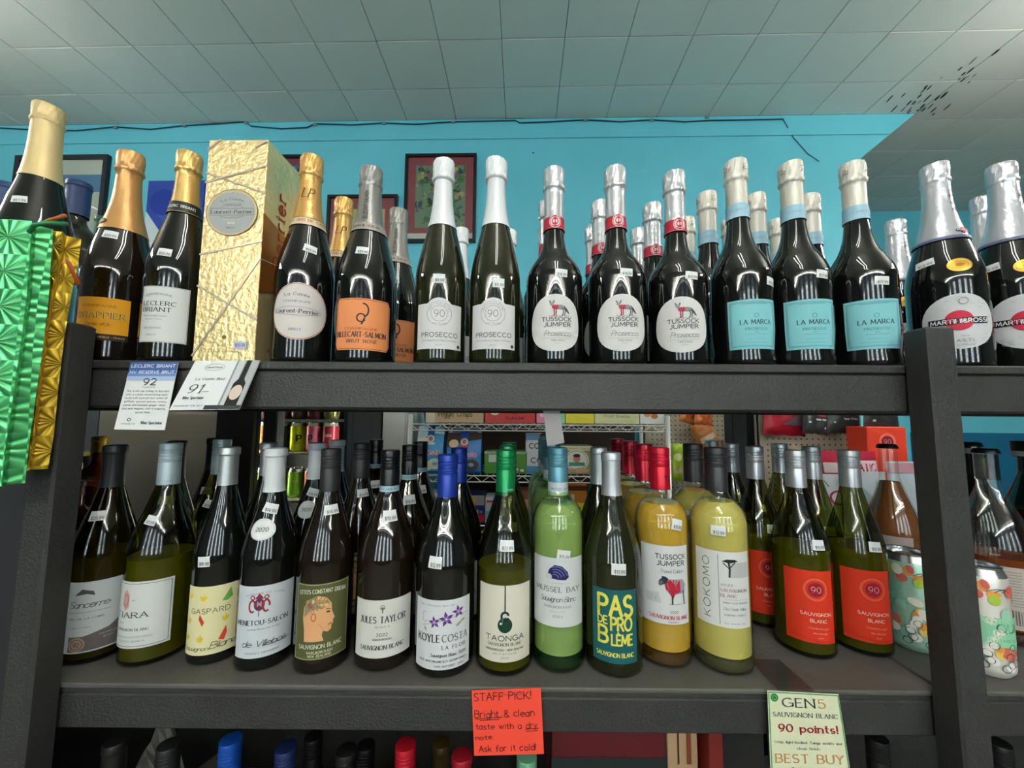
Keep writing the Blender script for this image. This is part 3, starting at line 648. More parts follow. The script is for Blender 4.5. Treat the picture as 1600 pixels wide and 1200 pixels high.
# amber champagne with yellow label
b = up('champagne_bottle', 'brown champagne bottle with copper foil and yellow label', (205, 242), 176, .0435, 'champ', M_BROWNGLASS)
foil(b.root, b.H, b.H*.60, '#c9975c', b.Rf, .4, .33, 2)
def d(P, w, h):
    P.rect(0, -h*.43, w, h*.15, '#26221a'); P.t('MAISON - REIMS - URVILLE - FRANCE', 0, -h*.43, w*.9, 2.6, 'n', '#e8c070'); P.t('CHAMPAGNE', -2, h*.30, w*.62, 3.2, 's', '#8a6a20')
    P.t('DRAPPIER', 0, h*.08, w*.86, 8.2, 's', '#5d4a1c'); P.t('DRAPPIER', .5, h*.085, w*.86, 8.2, 's', '#f2e3b0', wt=.05); P.t("Carte d'Or", -3, -h*.13, w*.46, 4.4, 'c', '#4a3510'); P.ell(-3, -h*.31, 4, 2, '#f2d489')
b.label(155, 464, 531, 66, '#eda722', draw=d); b.sticker(172, 366, '$59.99', -4)
P = Print(); P.t('MAISON', 0, 0, 28, 2.6, 's', '#5c3516', rot=90); P.build(b.wrapat(-35, b.H*.72, .0014), b.root)
P = Print(); P.ell(0, 0, 11, 4.5, '#4a2e14'); P.t('1808', 0, 0, 12, 3, 's', '#d9a050'); P.build(b.wrapat(-22, b.H*.635, .0014), b.root)
# white label reserve
b = up('champagne_bottle', 'dark champagne bottle with gold foil over black collar and tall white label', (294, 242), 276, .0435, 'champ', M_BLACKGLASS)
foil(b.root, b.H, b.H*.735, '#d2ad68', b.Rf, .45, .3, 3)
b.band(b.H*.685, b.H*.74, '#1d1b18', lambda P, h: (P.t('LECLERC BRIANT', 0, 0, 46, 4.4, 's', '#eeeeea'), P.line([(-50, -h/2+.6), (50, -h/2+.6)], .7, '#d8c060'), P.line([(-50, h/2-.6), (50, h/2-.6)], .7, '#d8c060')), face=16, extra=.0014)
def d(P, w, h):
    P.frame(0, 0, w-2, h-2, .5, '#8c8f8c'); P.t('CHAMPAGNE', -w*.10, h*.36, w*.56, 2.8, 's', '#6a6c6c', arc=60); P.t('LECLERC', -w*.08, h*.19, w*.68, 6.2, 's', '#202428'); P.t('BRIANT', -w*.12, h*.08, w*.60, 6.2, 's', '#202428')
    P.t('Biodynamie depuis toujours', -w*.14, -h*.03, w*.50, 1.9, 'c', '#555555'); P.t('Epernay France', -w*.16, -h*.09, w*.36, 1.9, 'c', '#555555'); P.t('RESERVE', -w*.16, -h*.25, w*.36, 2.6, 's', '#707070'); P.t('BRUT', -w*.16, -h*.37, w*.2, 1.9, 's', '#555555')
b.label(252, 447, 535, 64, '#d8dad6', draw=d); b.sticker(257, 394, '$55.99', -4)
# gold carton
bx0 = at(300, 562, .57); X0 = at(312, 400, .57).x; X1 = at(408, 400, .57).x; zt = at(370, 219, .57).z
gb = thing('gift_carton', 'tall metallic gold champagne carton with oval silver emblem', 'box', None, ((X0+X1)/2, .57, ZU+.0006)); gw = X1-X0; gd = .088; gh = zt-ZU
gb.rotation_euler = (0, 0, math.radians(-1.0))
M_GOLD = mat('hammered_gold_card', '#ffe2a6', .3, metal=.7, bump=1.0, bscale=120)
o = mesh_obj('carton_body', *box_vf(-gw/2, gw/2, 0, gd, 0, gh, bev=.0008), M_GOLD, gb)
def d(P, w, h):
    S_ = mat('silver_foil_line', '#ece4d6', .22, metal=.5); S2 = mat('dark_gold_line', '#b49564', .3, metal=.6)
    for a, c in (((-.5, .345), (.5, .25)), ((-.5, .30), (.5, .375)), ((-.5, -.03), (.5, .03)), ((-.5, -.17), (.5, -.32)), ((-.5, -.475), (.5, -.045)), ((-.5, .455), (-.3, .5)), ((.3, .465), (.48, .49))):
        P.line([(a[0]*w, a[1]*h), (c[0]*w, c[1]*h)], 3, S2); P.line([(a[0]*w, a[1]*h+.4), (c[0]*w, c[1]*h+.4)], 2.2, S_)
    y = h*.16; P.ell(-2, y, 41, 38, '#58585a'); P.ell(-2, y, 40, 37, '#d2bd8c'); P.ell(-2, y, 37, 34, '#a9adab')
    P.t('La Cuv\u00e9e', -2, y+22, 36, 4, 's', '#4a4c50', arc=45); P.t('CHAMPAGNE', -2, y+13, 30, 2.6, 's', '#5a5c60'); P.frame(-2, y+1, 68, 11, .5, '#55575a')
    P.ring(-2, y+7, 18, 4, .5, '#55575a', 0, 180); P.ring(-2, y-5, 18, 4, .5, '#55575a', 180, 360); P.t('Laurent-Perrier', -2, y+1, 64, 5.4, 's', '#2c2e36'); P.t('depuis', -2, y-12, 26, 1.6, 'n', '#e8e0c0'); P.t('1812', -2, y-17, 12, 3, 's', '#f4f0e0'); P.t('BRUT', -2, y-25, 13, 2.6, 's', '#4a4c50')
    P.t('CUVEE', 2, -h*.43, 22, 2, 's', '#7a5a34'); P.t('Tours-sur-Marne', 2, -h*.455, 42, 2.4, 'c', '#6a4a28'); P.ell(0, -h*.395, 3, 3, '#8a7040')
    P.rect(w*.27, -h*.43, 20, 12, '#c9cbe0'); P.t('$59.99', w*.27, -h*.43, 15, 5, 'n', '#4a4a60')
prism_face_print(o, d, (0, 0, gh/2), (1,0,0), (0,0,1), gw*1000, gh*1000, (0,-1,0))
def d(P, w, h):
    P.poly([(-w/2, h*.16), (w/2, h*.10), (w/2, -h*.12), (-w/2, -h*.2)], mat('copper_band', '#c9803f', .3, metal=.7)); P.t('Laurent-', -4, -h*.26, h*.36, 22, 's', '#a5522a', rot=90); P.t('Perrier', -4, h*.13, h*.36, 24, 's', '#c2471f', rot=90)
    P.line([(-w/2, h*.38), (w*.5, h*.3)], 1, '#e8dcc0'); P.line([(-w*.5, -h*.05), (w*.5, -h*.02)], 1, '#e8dcc0'); P.ring(-w*.1, h*.33, 35, 55, 1, '#e8dcc0', -20, 80)
prism_face_print(o, d, (gw/2, gd/2, gh/2), (0,1,0), (0,0,1), gd*1000, gh*1000, (1,0,0))
box('top_flap', -gw/2+.002, gw/2-.002, .003, gd-.002, gh+.0003, gh+.0018, M_GOLD, gb)
# oval pink-rimmed label
def lpd(P, w, h):
    P.ring(0, 0, w/2-1.4, h/2-1.4, 1.1, '#c77a62'); P.t('La Cuv\u00e9e', -3, h*.30, w*.42, 4.4, 's', '#555a60', arc=60); P.t('CHAMPAGNE', -3, h*.17, w*.46, 3, 's', '#6a6c70')
    P.t('Laurent-Perrier', -3, 0, w*.74, 6, 's', '#30343c'); P.ring(-3, 0, w*.41, 6.5, .5, '#777777'); P.ell(-3, -h*.17, 5, 2, '#e0d2c0'); P.t('BRUT', -3, -h*.32, w*.2, 3.2, 's', '#44484c')
b = up('champagne_bottle', 'black champagne bottle with orange-gold foil and pale oval label, beside the gold carton', (487, 249), 472, .0435, 'champ', M_BLACKGLASS)
foil(b.root, b.H, b.H*.645, '#d6a962', b.Rf, .45, .3, 4)
b.band(b.H*.635, b.H*.675, '#e0c8a8', lambda P, h: (P.t('VINGT ANS DE CAVE', 0, 0, 70, 4.6, 's', '#9a5a34'), P.rect(0, h/2-.8, 100, .8, '#b98a50')), extra=.0014, face=14)
P = Print(); P.t('LP', 0, 0, 17, 15, 's', '#4a2e14', wt=.09, slant=.25); P.build(b.wrapat(16, b.H*.80, .0018), b.root)
b.label(466, 441, 531, 84, '#d9d3cf', 'oval', lpd, nv=16); b.sticker(485, 389, '$55.99', -10)
b.row([.728], ['second bottle with gold foil and small initials behind the oval-labelled one'])
# orange label rosé
def bsd(P, w, h):
    P.frame(0, 0, w-4, h-4, .6, '#6b2f20'); P.ring(1, h*.27, 7, 10, 2.2, '#1d1a20', -80, 95); P.ring(-2, h*.12, 6, 6, 2, '#1d1a20', 30, 330); P.line([(3, h*.12), (-1, h*.0)], 2.2, '#1d1a20')
    P.t('CHAMPAGNE', -2, -h*.09, w*.56, 3.6, 's', '#a03c28'); P.t('BILLECART-SALMON', -2, -h*.20, w*.88, 7.6, 's', '#3a2a3c'); P.t('BRUT ROS\u00c9', 0, -h*.33, w*.5, 4.8, 's', '#3a2a2c')
b = up('champagne_bottle', 'broad black champagne bottle with grey foil and orange label', (581, 266), 568, .0475, 'champ', M_BLACKGLASS)
foil(b.root, b.H, b.H*.655, '#8f8e8a', b.Rf, .5, .35, 5)
b.band(b.H*.645, b.H*.685, '#a49c92', lambda P, h: P.t('MAREUIL-SUR-AY', 0, 0, 44, 3.6, 's', '#5a2a24'), extra=.0014, face=10)
P = Print(); P.t('BILLECART-SALMON', 0, 0, 50, 5.5, 's', '#3a3836', rot=90); P.build(b.wrapat(4, b.H*.78, .0014), b.root)
b.label(566, 466, 547, 86, '#e8935c', 'round', bsd); b.sticker(566, 391, '$89.99', -2)
b.row([.735], ['grey-foil bottle showing a slice of orange label behind the broad one'], dx=[b.X+.008])
# ninety prosecco pair
def nd(P, w, h):
    c = '#d9d8d8'; y = h*.28
    P.ell(0, y+1, 23, 23, c, n=36); P.ring(0, y, 18.5, 18.5, .5, '#555555'); P.ring(0, y, 12, 12, .5, '#555555'); P.t('NINETY PLUS CELLARS', 0, y+15.2, 40, 2, 'n', '#555555', arc=15.5)
    P.t('90', 0, y, 15, 10.5, 'n', '#4a4a4c', wt=.07); P.t('WINE CELLARS', 0, y-15.4, 22, 1.8, 'n', '#666666')
    P.t('PROSECCO', 1, -h*.19, w*.76, 6.6, 'n', '#2e3032', wt=.13); P.t('Denominazione di Origine Controllata', 0, -h*.315, w*.74, 2.1, 'c', '#555555'); P.t('BRUT', 0, -h*.42, 9, 1.6, 'n', '#777777'); P.ell(w*.42, -h*.43, 2.6, 2.6, '#222222')
NINE = []
for tp, xb, lb, st in (((692, 255), 689, 'olive prosecco bottle with white sleeve, nearer the orange label', (686, 435)), ((776, 253), 772, 'olive prosecco bottle with white sleeve, beside the round fox label', (779, 442))):
    b = up('prosecco_bottle', lb, tp, xb, .0402, 'champ', M_OLIVEGLASS, group='prosecco bottles with plain white foil')
    foil(b.root, b.H, b.H*.655, '#e4e8ea', b.Rf, .1, .4, 6+len(NINE)); b.label(tp[0]-6, 474, 545, 74, '#d9d8d8', draw=nd); b.sticker(*st, '$9.99', 0, 18, 14); NINE.append(b)
b = NINE[0]; b.row([.83], ['silver-white foil top peeping between the two olive prosecco bottles'], dx=[b.X-.003])
b = NINE[1]; b.row([.84], ['white foil top barely seen behind the second olive prosecco bottle'], dx=[b.X+.018])
# fox label prosecco
def fox(P, x, y, s, body='#8b8b8d', red='#b5283f'):
    Q = lambda L: [(x+a*s, y+c*s) for a, c in L]
    P.poly(Q([(-2, 4), (4, 4.4), (9, 3), (9, -1), (4, -1.6), (-3, -1)]), body); P.poly(Q([(-7, 3), (-3, 4.4), (1, 4.2), (1.5, -.5), (-2, -1.5), (-6, -.5)]), red)
    P.line(Q([(-4, 0), (-3.6, -8), (-4.6, -8.4)]), 1.6*s, red); P.line(Q([(-1.5, 0), (-1.6, -8)]), 1.1*s, '#444444'); P.line(Q([(6, 0), (7.4, -4), (6.2, -8.2), (5.2, -8.4)]), 1.1*s, '#3c3c3e'); P.line(Q([(8.4, 1), (9.4, -4), (8.6, -8.2)]), 1*s, '#3c3c3e')
    P.poly(Q([(8.6, 3), (12, -1), (15, -6.4), (13, -6), (10, -3), (8.4, 0)]), '#4a4a4c'); P.poly(Q([(-9, 7), (-5, 7.2), (-4, 3.6), (-7, 3), (-9.4, 4.6)]), '#9a9a9c'); P.line(Q([(-8.8, 7), (-9.6, 9.6), (-7.6, 7.4)]), .8*s, '#555555'); P.line(Q([(-5.6, 7.2), (-4, 9.8), (-4.4, 6.6)]), .8*s, '#555555'); P.line(Q([(-10, -8.9), (14, -8.9)]), .35*s, '#555555')
def tjd(P, w, h):
    fox(P, 3, h*.245, 1.25); P.t('TUSSOCK', 2, h*.06, w*.56, 6, 'n', '#2b2d30', wt=.16); P.t('JUMPER', 3, -h*.035, w*.50, 6, 'n', '#2b2d30', wt=.16); P.t('Prosecco', 3, -h*.185, w*.50, 8, 'c', '#4a4c50', wt=.06)
    P.line([(-w*.26, -h*.27), (w*.3, -h*.27)], .3, '#888888'); P.t('TREVISO', 3, -h*.31, w*.26, 2.6, 's', '#707276'); P.t('D.O.C.', 3, -h*.36, w*.12, 1.6, 's', '#909296')
def redband(b):
    def e(P, h): P.rect(0, h/2-.9, 96, .7, '#e9c8c8'); P.rect(0, -h/2+.9, 96, .7, '#e9c8c8'); P.ell(0, 1.5, 9.5, 11, '#e9d8d8'); P.ell(0, 1.5, 8.7, 10, '#c3243c'); P.ring(0, 1.5, 6, 7, .7, '#f0d8d8'); P.t('TJ', 0, 1.5, 5, 4, 's', '#f0d8d8')
    b.band(b.H*.675, b.H*.738, '#c3243c', e, extra=.0016, face=0)
TJ = []
for tp, xb, st, lb in (((865, 269), 867, (877, 426), 'black prosecco bottle with round white fox label, nearest the plain white-foil pair'), ((961, 267), 965, (979, 425), 'black prosecco bottle with round white fox label, middle of its trio'), ((1052, 274), 1062, (1081, 430), 'black prosecco bottle with round white fox label, next to a pale blue label')):
    b = up('prosecco_bottle', lb, tp, xb, .0447, 'pear', M_BLACKGLASS, group='prosecco bottles with round fox labels')
    foil(b.root, b.H, b.H*.73, '#d4d7da', b.Rf, .55, .25, 20+len(TJ)); redband(b); b.label(tp[0]+(3 if len(TJ) == 0 else 12 if len(TJ) == 1 else 14), 459 if len(TJ) < 2 else 463, 549 if len(TJ) < 2 else 551, 80, '#dcdad7', 'egg', tjd, nv=16); b.sticker(*st, '$14.99', -4, 19, 12); TJ.append(b)
for b, Ys, wd in ((TJ[0], [.70, .797], 'first'), (TJ[1], [.705, .80], 'middle'), (TJ[2], [.70, .797], 'last')):
    b.row(Ys, ['silver foil bottle with red collar, second in the column behind the %s fox label' % wd, 'silver foil bottle with red collar, third in the column behind the %s fox label' % wd], dx=[b.X-.002, b.X+.004], group='prosecco bottles with round fox labels')
# pale blue label prosecco
def lmd(P, w, h):
    P.frame(0, 0, w-7, h-8, .8, '#5b97a4'); P.frame(0, 0, w-10, h-11, .4, '#5b97a4'); P.ring(2, h*.17, 3, 3, .8, '#5a8f9a'); P.t('LA MARCA', 2, h*.04, w*.60, 6.4, 's', '#2c4450'); P.t('PROSECCO', 2, -h*.10, w*.42, 3.6, 's', '#4f7f8c'); P.t('D.O.C.', 2, -h*.165, 6, 1.6, 's', '#5a8f9a')
    P.line([(-12, -h*.21), (18, -h*.21)], .4, '#5a8f9a'); P.line([(-16, h*.41), (18, h*.41)], 1, '#6aa3ae'); P.line([(-10, -h*.30), (14, -h*.30)], .5, '#6aa3ae'); P.line([(-20, -h*.37), (20, -h*.37)], .5, '#6aa3ae')
def lmholes(b, face):
    P = Print(); rs = random.Random(face)
    for k in range(8): P.ell(-4+3*(k % 3)+rs.uniform(-.6, .6), -6+3.6*(k//3)+rs.uniform(-.5, .5), .9, 1, '#33332f', n=8)
    P.build(wrapper(lambda z: .0187, math.radians(face), b.H-.015), b.root)
LM = []
for tp, xb, st, lb, lc in (((1148, 256), 1163, (1204, 440), 'black prosecco bottle with pale blue square label, nearest the fox trio', 1180), ((1233, 259), 1254, (1285, 428), 'black prosecco bottle with pale blue square label, middle of its trio', 1271), ((1328, 259), 1358, (1378, 438), 'black prosecco bottle with pale blue square label, beside the seamed post', 1368)):
    b = up('prosecco_bottle', lb, tp, xb, .0445, 'wide', M_BLACKGLASS, group='prosecco bottles with pale blue labels')
    foil(b.root, b.H, b.H*.755, '#d6d2c6', b.Rf, .2, .38, 30+len(LM)); b.band(b.H*.705, b.H*.775, '#9fc8da', lambda P, h: (P.ell(12, 0, 6, 6, '#b9dbe8'), P.t('LA MARCA', -8, 0, 22, 2.4, 's', '#7aa9bd')), extra=.0016)
    lmholes(b, 18+len(LM)*4); lmholes(b, -68); b.label(lc, 467, 545, 72, '#84c8cf', draw=lmd); b.sticker(*st, '$17.99', -5, 19, 13); LM.append(b)
for b, Ys, wd in ((LM[0], [.6965, .788], 'first'), (LM[1], [.695, .785], 'middle'), (LM[2], [.6965, .788], 'last')):
    b.row(Ys, ['cream foil bottle with pale blue collar, second in line behind the %s blue label' % wd, 'cream foil bottle with pale blue collar, third in line behind the %s blue label' % wd], dx=[b.X-.002, b.X+.001], group='prosecco bottles with pale blue labels')
# sweet sparkling at the other side of the post
def mad(P, w, h):
    rs = random.Random(2)
    for k in range(26):
        x, y = rs.uniform(-.36, .36)*w, rs.choice((rs.uniform(-.42, -.22), rs.uniform(.2, .42)))*h; P.ring(x, y, rs.uniform(2, 5), rs.uniform(1, 3), .35, '#a9abb0', rs.uniform(0, 180), rs.uniform(200, 360))
    P.ell(-2, 1, 15.5, 15.5, '#c8203f', n=32); P.poly([(-w*.40, -5), (w*.36, -5), (w*.36, 5), (-w*.40, 5)], '#1a1a1e'); P.t('MARTINI&ROSSI', -1, 0, w*.72, 6.0, 'n', '#f0f0f0', wt=.17); P.ring(4, h*.36, 5, 5, .8, '#777777'); P.t('1863', 2, -h*.27, 9, 2, 'n', '#666666'); P.t('ASTI', 2, -h*.35, 18, 4.2, 'n', '#55585c'); P.small(2, -h*.42, 20, 2, '#888888')
MR = []
for tp, xb, st, sl, lb in (((1450, 260), 1500, (1444, 413), (1500, 413), 'dark sparkling bottle with long silver foil, directly behind the seamed post'), ((1553, 260), 1612, (1546, 420), (1606, 414), 'dark sparkling bottle with long silver foil, cut by the photo edge')):
    b = up('sparkling_wine_bottle', lb, tp, xb, .0465, 'champ', M_BLACKGLASS, group='sparkling bottles with long silver foil', Y=.615)
    foil(b.root, b.H, b.H*.595, '#c9cbd0', b.Rf, .45, .25, 40+len(MR))
    P = Print(); P.t('ASTI', 0, 0, 38, 7, 'n', '#26282c', rot=90, wt=.14, gap=.5); P.build(b.wrapat(8, b.H*.79, .0016), b.root)
    P = Print(); P.ell(0, 0, 7, 5, '#c8203f'); P.rect(0, 0, 24, 3.6, '#1a1a1e'); P.t('MARTINI', 0, 0, 22, 2.6, 'b', '#f0f0f0'); P.build(b.wrapat(10, b.H*.635, .0016), b.root)
    P = Print(); P.rect(0, 0, 150, 5, '#6d7290'); P.build(b.wrapat(-100, b.H*.603, .0018), b.root)
    b.label(sl[0]+2, 458, 545, 86, '#cfd0d2', 'oval', mad, nv=16)
    a0, z = b.hit(*sl)
    if z: w0 = wrapper(b.Rf, a0, z); s = sheet('gold_medal_sticker', w0, .029, .022, mat('gold_medal', '#d9a63a', .3, metal=.6), b.root, 'oval', off=.0004); P = Print(); P.ring(0, 0, 11, 8, .8, '#f3dc9a'); P.ell(0, 0, 5, 2.4, '#a87820'); P.build(lambda u, v, off: w0(u, v, off+.0005), s)
    b.sticker(*st, '$13.99', 8, 24, 12); MR.append(b)
MR[1].row([.80], ['silver foil neck lettered upwards, standing well behind the last pale blue label'], dx=[MR[1].X+.005])
MR[1].row([.71], ['plain side of silver foil bottle between the two long-foil sparkling bottles'], dx=[MR[1].X+.085])
# ------------------------------------------------------------------ lower row bottles
def lo(name, label, top, xb, yb, R, kind, glass, **k):
    d = ray(xb, yb); Yf = (ZL-CZ)/d.z*d.y
    return Bottle(name, label, ZL+.0006, top, xb, Yf+R, R, kind, glass, **k)
b = lo('wine_bottle', 'brown-olive wine bottle with matte black capsule and white label with grey sweep', (183, 696), 146, 1043, .0395, 'burg', G_DARKOLIVE, wine=W_OLIVE, level=868)
capsule(b.root, b.H, .066, '#2b2c2e', b.Rf, .1); b.sticker(152, 806, '$25.99', 3, 20, 14)
def d(P, w, h):
    P.poly([(-w*.30, -h*.48), (w*.49, -h*.48), (w*.49, h*.02), (w*.2, -h*.20), (-w*.10, -h*.27), (-w*.30, -h*.27)], '#6b6563'); P.ell(-w*.18, -h*.38, 10, 10, '#a98d7e'); P.ring(-w*.18, -h*.38, 7, 7, .8, '#5a4a42'); P.t('90', -w*.18, -h*.38, 7, 6, 'n', '#5a4a42'); P.t('SAUVIGNON', w*.2, -h*.28, 20, 2, 'n', '#c9c4c0'); P.t('BLANC', w*.2, -h*.33, 11, 2, 'n', '#c9c4c0')
    P.poly([(-w*.26, h*.31), (-w*.16, h*.40), (-w*.02, h*.36), (w*.0, h*.30), (-w*.1, h*.33)], '#5a5a5c'); P.t('Sancerre', -w*.08, h*.18, w*.5, 9, 'c', '#4a4a4c'); P.small(-w*.08, h*.07, w*.56, 1, '#555555'); P.t('VINS DE LA LOIRE', -w*.10, -h*.02, w*.46, 2.4, 's', '#555555'); P.t('Product of France', -w*.16, -h*.14, w*.28, 1.8, 's', '#777777')
b.label(146, 908, 1016, 90, '#c9cfd0', draw=d, nv=12)
b.row([.745, .84], ['black-topped bottle standing behind the matte black capsule bottle', 'second black-topped bottle in the far rows behind the matte capsule bottle'])
b = lo('wine_bottle', 'green wine bottle with pale blue screw cap and square white label with thin border', (266, 693), 243, 1046, .0435, 'burg', G_OLIVE, wine=W_OLIVE, level=872)
screw_cap(b.root, b.H, .066, '#bccfd6', .15); P = Print(); P.t('TERRA TIARA', 0, 0, 30, 2, 'n', '#6f8a92', gap=.5); P.build(wrapper(lambda z: .0152, .1, b.H-.059), b.root); b.sticker(236, 813, '$13.99', -14, 15, 13)
def d(P, w, h):
    P.frame(0, 0, w-6, h-6, .7, '#4a4a4c'); P.poly([(-w*.20, h*.38), (-w*.13, h*.30), (-w*.13, h*.12), (-w*.20, h*.06), (-w*.26, h*.14), (-w*.25, h*.32)], '#c99a90'); P.ring(-w*.2, h*.22, 4, 8, .7, '#8a4a44'); P.t('1685', -w*.06, h*.22, 5, 1.5, 's', '#777777')
    P.t('TIARA', -w*.12, h*.0, w*.58, 7.4, 's', '#33353a'); P.t('2021', -w*.26, -h*.12, 8, 2, 's', '#666666'); P.t('SAUVIGNON BLANC', -w*.10, -h*.22, w*.6, 3.4, 's', '#55585c'); P.small(-w*.05, -h*.32, w*.6, 2, '#888888'); P.t('SOUTH AFRICA', -w*.06, -h*.39, w*.42, 2.2, 's', '#66686c')
b.label(213, 909, 1013, 84, '#d3d6d2', draw=d, nv=12)
b.row([.745], ['green bottle with grey-blue screw cap behind the pale blue capped one'])
b = lo('wine_bottle', 'black wine bottle with silver capsule and cream label of yellow and red leaves', (360, 699), 334, 1043, .0375, 'burg', M_BLACKGLASS)
capsule(b.root, b.H, .060, '#b8bcbc', b.Rf, .65); b.sticker(318, 878, '$15.99', 4, 18, 15)
def d(P, w, h):
    for x, y, c in ((-.40, .36, '#e8c93c'), (-.14, .34, '#f0d93a'), (.42, .36, '#d8cc4a'), (-.40, .0, '#e8c93c'), (.20, .0, '#ecd040'), (-.16, -.26, '#e8c93c'), (-.42, -.24, '#d8cc4a'), (.44, -.22, '#d9c23c')):
        P.poly([(x*w-4, y*h+3), (x*w, y*h+1), (x*w+1, y*h+6), (x*w+3, y*h+1), (x*w+6, y*h+2), (x*w+3, y*h-4), (x*w-1, y*h-5), (x*w-4, y*h-2)], c)
    P.poly([(w*.14, h*.26), (w*.26, h*.44), (w*.30, h*.30), (w*.22, h*.25)], '#6fae4a'); P.poly([(w*.44, h*.0), (w*.5, h*.12), (w*.5, -h*.08)], '#6fae4a')
    P.poly([(-w*.18, h*.10), (-w*.10, -h*.02), (-w*.13, -h*.08), (-w*.19, h*.02)], '#d8402c'); P.poly([(w*.12, -h*.30), (w*.22, -h*.12), (w*.24, -h*.22), (w*.20, -h*.33)], '#dd4a30')
    P.t('GASPARD', -w*.04, h*.14, w*.62, 7, 'n', '#3a3c2c', wt=.1); P.t('Sauvignon', -w*.24, -h*.40, w*.44, 6, 'c', '#3a3c2c', wt=.08); P.t('Blanc', w*.20, -h*.37, w*.40, 9, 'c', '#3a3c2c', wt=.09)
b.label(330, 916, 1022, 84, '#e6dfae', draw=d, nv=12)
b.row([.735], ['silver capsule bottle behind the leaf-patterned label'])
b = lo('wine_bottle', 'black wine bottle with glossy white capsule, round year sticker and crest label', (434, 701), 410, 1053, .0400, 'burg', M_BLACKGLASS)
capsule(b.root, b.H, .067, '#dfe4e6', b.Rf, .0, lip=.0165); b.sticker(423, 794, '$14.99', -16, 20, 14)
a0, z = b.hit(410, 827); w0 = wrapper(b.Rf, a0, z); s = sheet('year_sticker', w0, .036, .030, M_PAPER, b.root, 'oval', off=.0005); P = Print(); P.ring(0, 0, 16, 13.4, .4, '#aaaaaa'); P.t('2020', 0, 0, 17, 5.4, 's', '#55585c'); P.build(lambda u, v, off: w0(u, v, off+.0006), s)
def d(P, w, h):
    P.t('DOMAINE DE LOIRE', 0, h*.40, w*.6, 2.2, 's', '#777777', arc=90); P.ell(-w*.08, h*.24, 7, 8.5, '#5b3a5a'); P.poly([(-w*.08-6, h*.32), (-w*.08, h*.40), (-w*.08+6, h*.32)], '#8f2b3a'); P.rect(-w*.08, h*.25, 6, 8, '#c08a8a')
    for sg in (-1, 1): P.ring(-w*.08+sg*9, h*.22, 4, 8, 2.4, '#9a3040', 0, 300); P.line([(-w*.08, h*.20), (-w*.08, h*.08)], 1, '#7a3040'); P.ring(-w*.08+sg*9, h*.34, 2.5, 2.5, 1.4, '#9a3040')
    P.t('MENETOU-SALON', -w*.04, -h*.01, w*.84, 6.2, 's', '#3a3d44'); P.t('Appellation Menetou-Salon Protegee', 0, -h*.10, w*.5, 1.7, 's', '#888888'); P.t('de Villebois', w*.02, -h*.30, w*.70, 8.4, 'c', '#2c2e34', wt=.09); P.line([(w*.1, -h*.34), (w*.46, -h*.32)], .5, '#777777'); P.t('PRODUCT OF FRANCE', 0, -h*.43, w*.52, 2.2, 's', '#777777')
b.label(412, 915, 1026, 84, '#cfd6db', draw=d, nv=12)
b.row([.745, .84], ['grey capsule bottle with a year sticker behind the white capsule', 'grey capsule bottle mostly hidden behind a ridged black cap'])
b = lo('wine_bottle', 'wine bottle with matte black screw cap and olive label of a bald head in profile', (518, 702), 503, 1057, .0400, 'burg', M_BROWNGLASS)
screw_cap(b.root, b.H, .066, '#2a2b2c', .1, rough=.5); b.sticker(518, 796, '$14.99', 3, 20, 14)
def d(P, w, h):
    P.frame(0, 0, w-3, h-3, .8, '#b8bb8a'); P.t("OTTO'S CONSTANT DREAM", 0, h*.40, w*.84, 5.4, 'n', '#dfe0c8', wt=.14, arc=220)
    hd = [(-.26, -.26), (-.27, -.10), (-.30, .04), (-.29, .18), (-.20, .29), (-.06, .34), (.08, .31), (.16, .22), (.17, .12), (.22, .02), (.19, -.01), (.20, -.05), (.17, -.07), (.17, -.12), (.12, -.15), (.04, -.13), (.02, -.22), (.06, -.26)]
    P.poly([(x*w*1.05, y*h) for x, y in hd], '#e0a878'); P.poly([(-.29*w, .06*h), (-.29*w, .18*h), (-.20*w, .30*h), (-.06*w, .345*h), (.08*w, .31*h), (.14*w, .22*h), (.02*w, .16*h), (-.12*w, .12*h)], '#8d8468'); rs = random.Random(5)
    for k in range(16):
        x, y = rs.uniform(-.24, .10)*w, rs.uniform(.17, .29)*h; P.ell(x, y, rs.uniform(2, 4), rs.uniform(1.5, 2.6), rs.choice(['#c98a3a', '#6f8a94', '#b05a3a', '#d8c08a', '#5a6a72', '#9a7a5a']), rs.uniform(0, 180), 10)
    P.ring(-w*.12, h*.06, 3, 5, 1.3, '#a8643c'); P.ell(w*.12, h*.115, 2.6, 1.2, '#2c2a28'); P.line([(w*.08, h*.155), (w*.15, h*.15)], 1, '#5a4030'); P.line([(w*.13, -h*.055), (w*.19, -h*.045)], 1.6, '#b8503c'); P.line([(-w*.02, -h*.04), (w*.06, -h*.12)], .6, '#b87c50')
    P.t('SAUVIGNON BLANC', -w*.0, -h*.325, w*.74, 5.4, 'n', '#d8dac0', wt=.15); P.t('MARLBOROUGH', 0, -h*.40, w*.42, 3.2, 'n', '#c8caa8', wt=.2); P.t('NEW ZEALAND', 0, -h*.445, w*.38, 3, 'n', '#c8caa8', wt=.2)
b.label(501, 912, 1030, 80, '#5a5d38', draw=d, nv=12)
b.row([.745], ['plain matte black capped bottle with price sticker between two black caps'])
b = lo('wine_bottle', 'dark wine bottle with shiny black screw cap over thin pale blue band', (612, 704), 597, 1053, .0445, 'burg', M_BROWNGLASS)
screw_cap(b.root, b.H, .055, '#131415', .2, rough=.3); b.band(b.H-.064, b.H-.055, '#a6c6d0', lambda P, h: P.t('JULES TAYLOR', 0, 0, 30, 2.8, 's', '#4a6a74'), rfix=.0153); b.sticker(609, 806, '$19.99', 2, 21, 16)
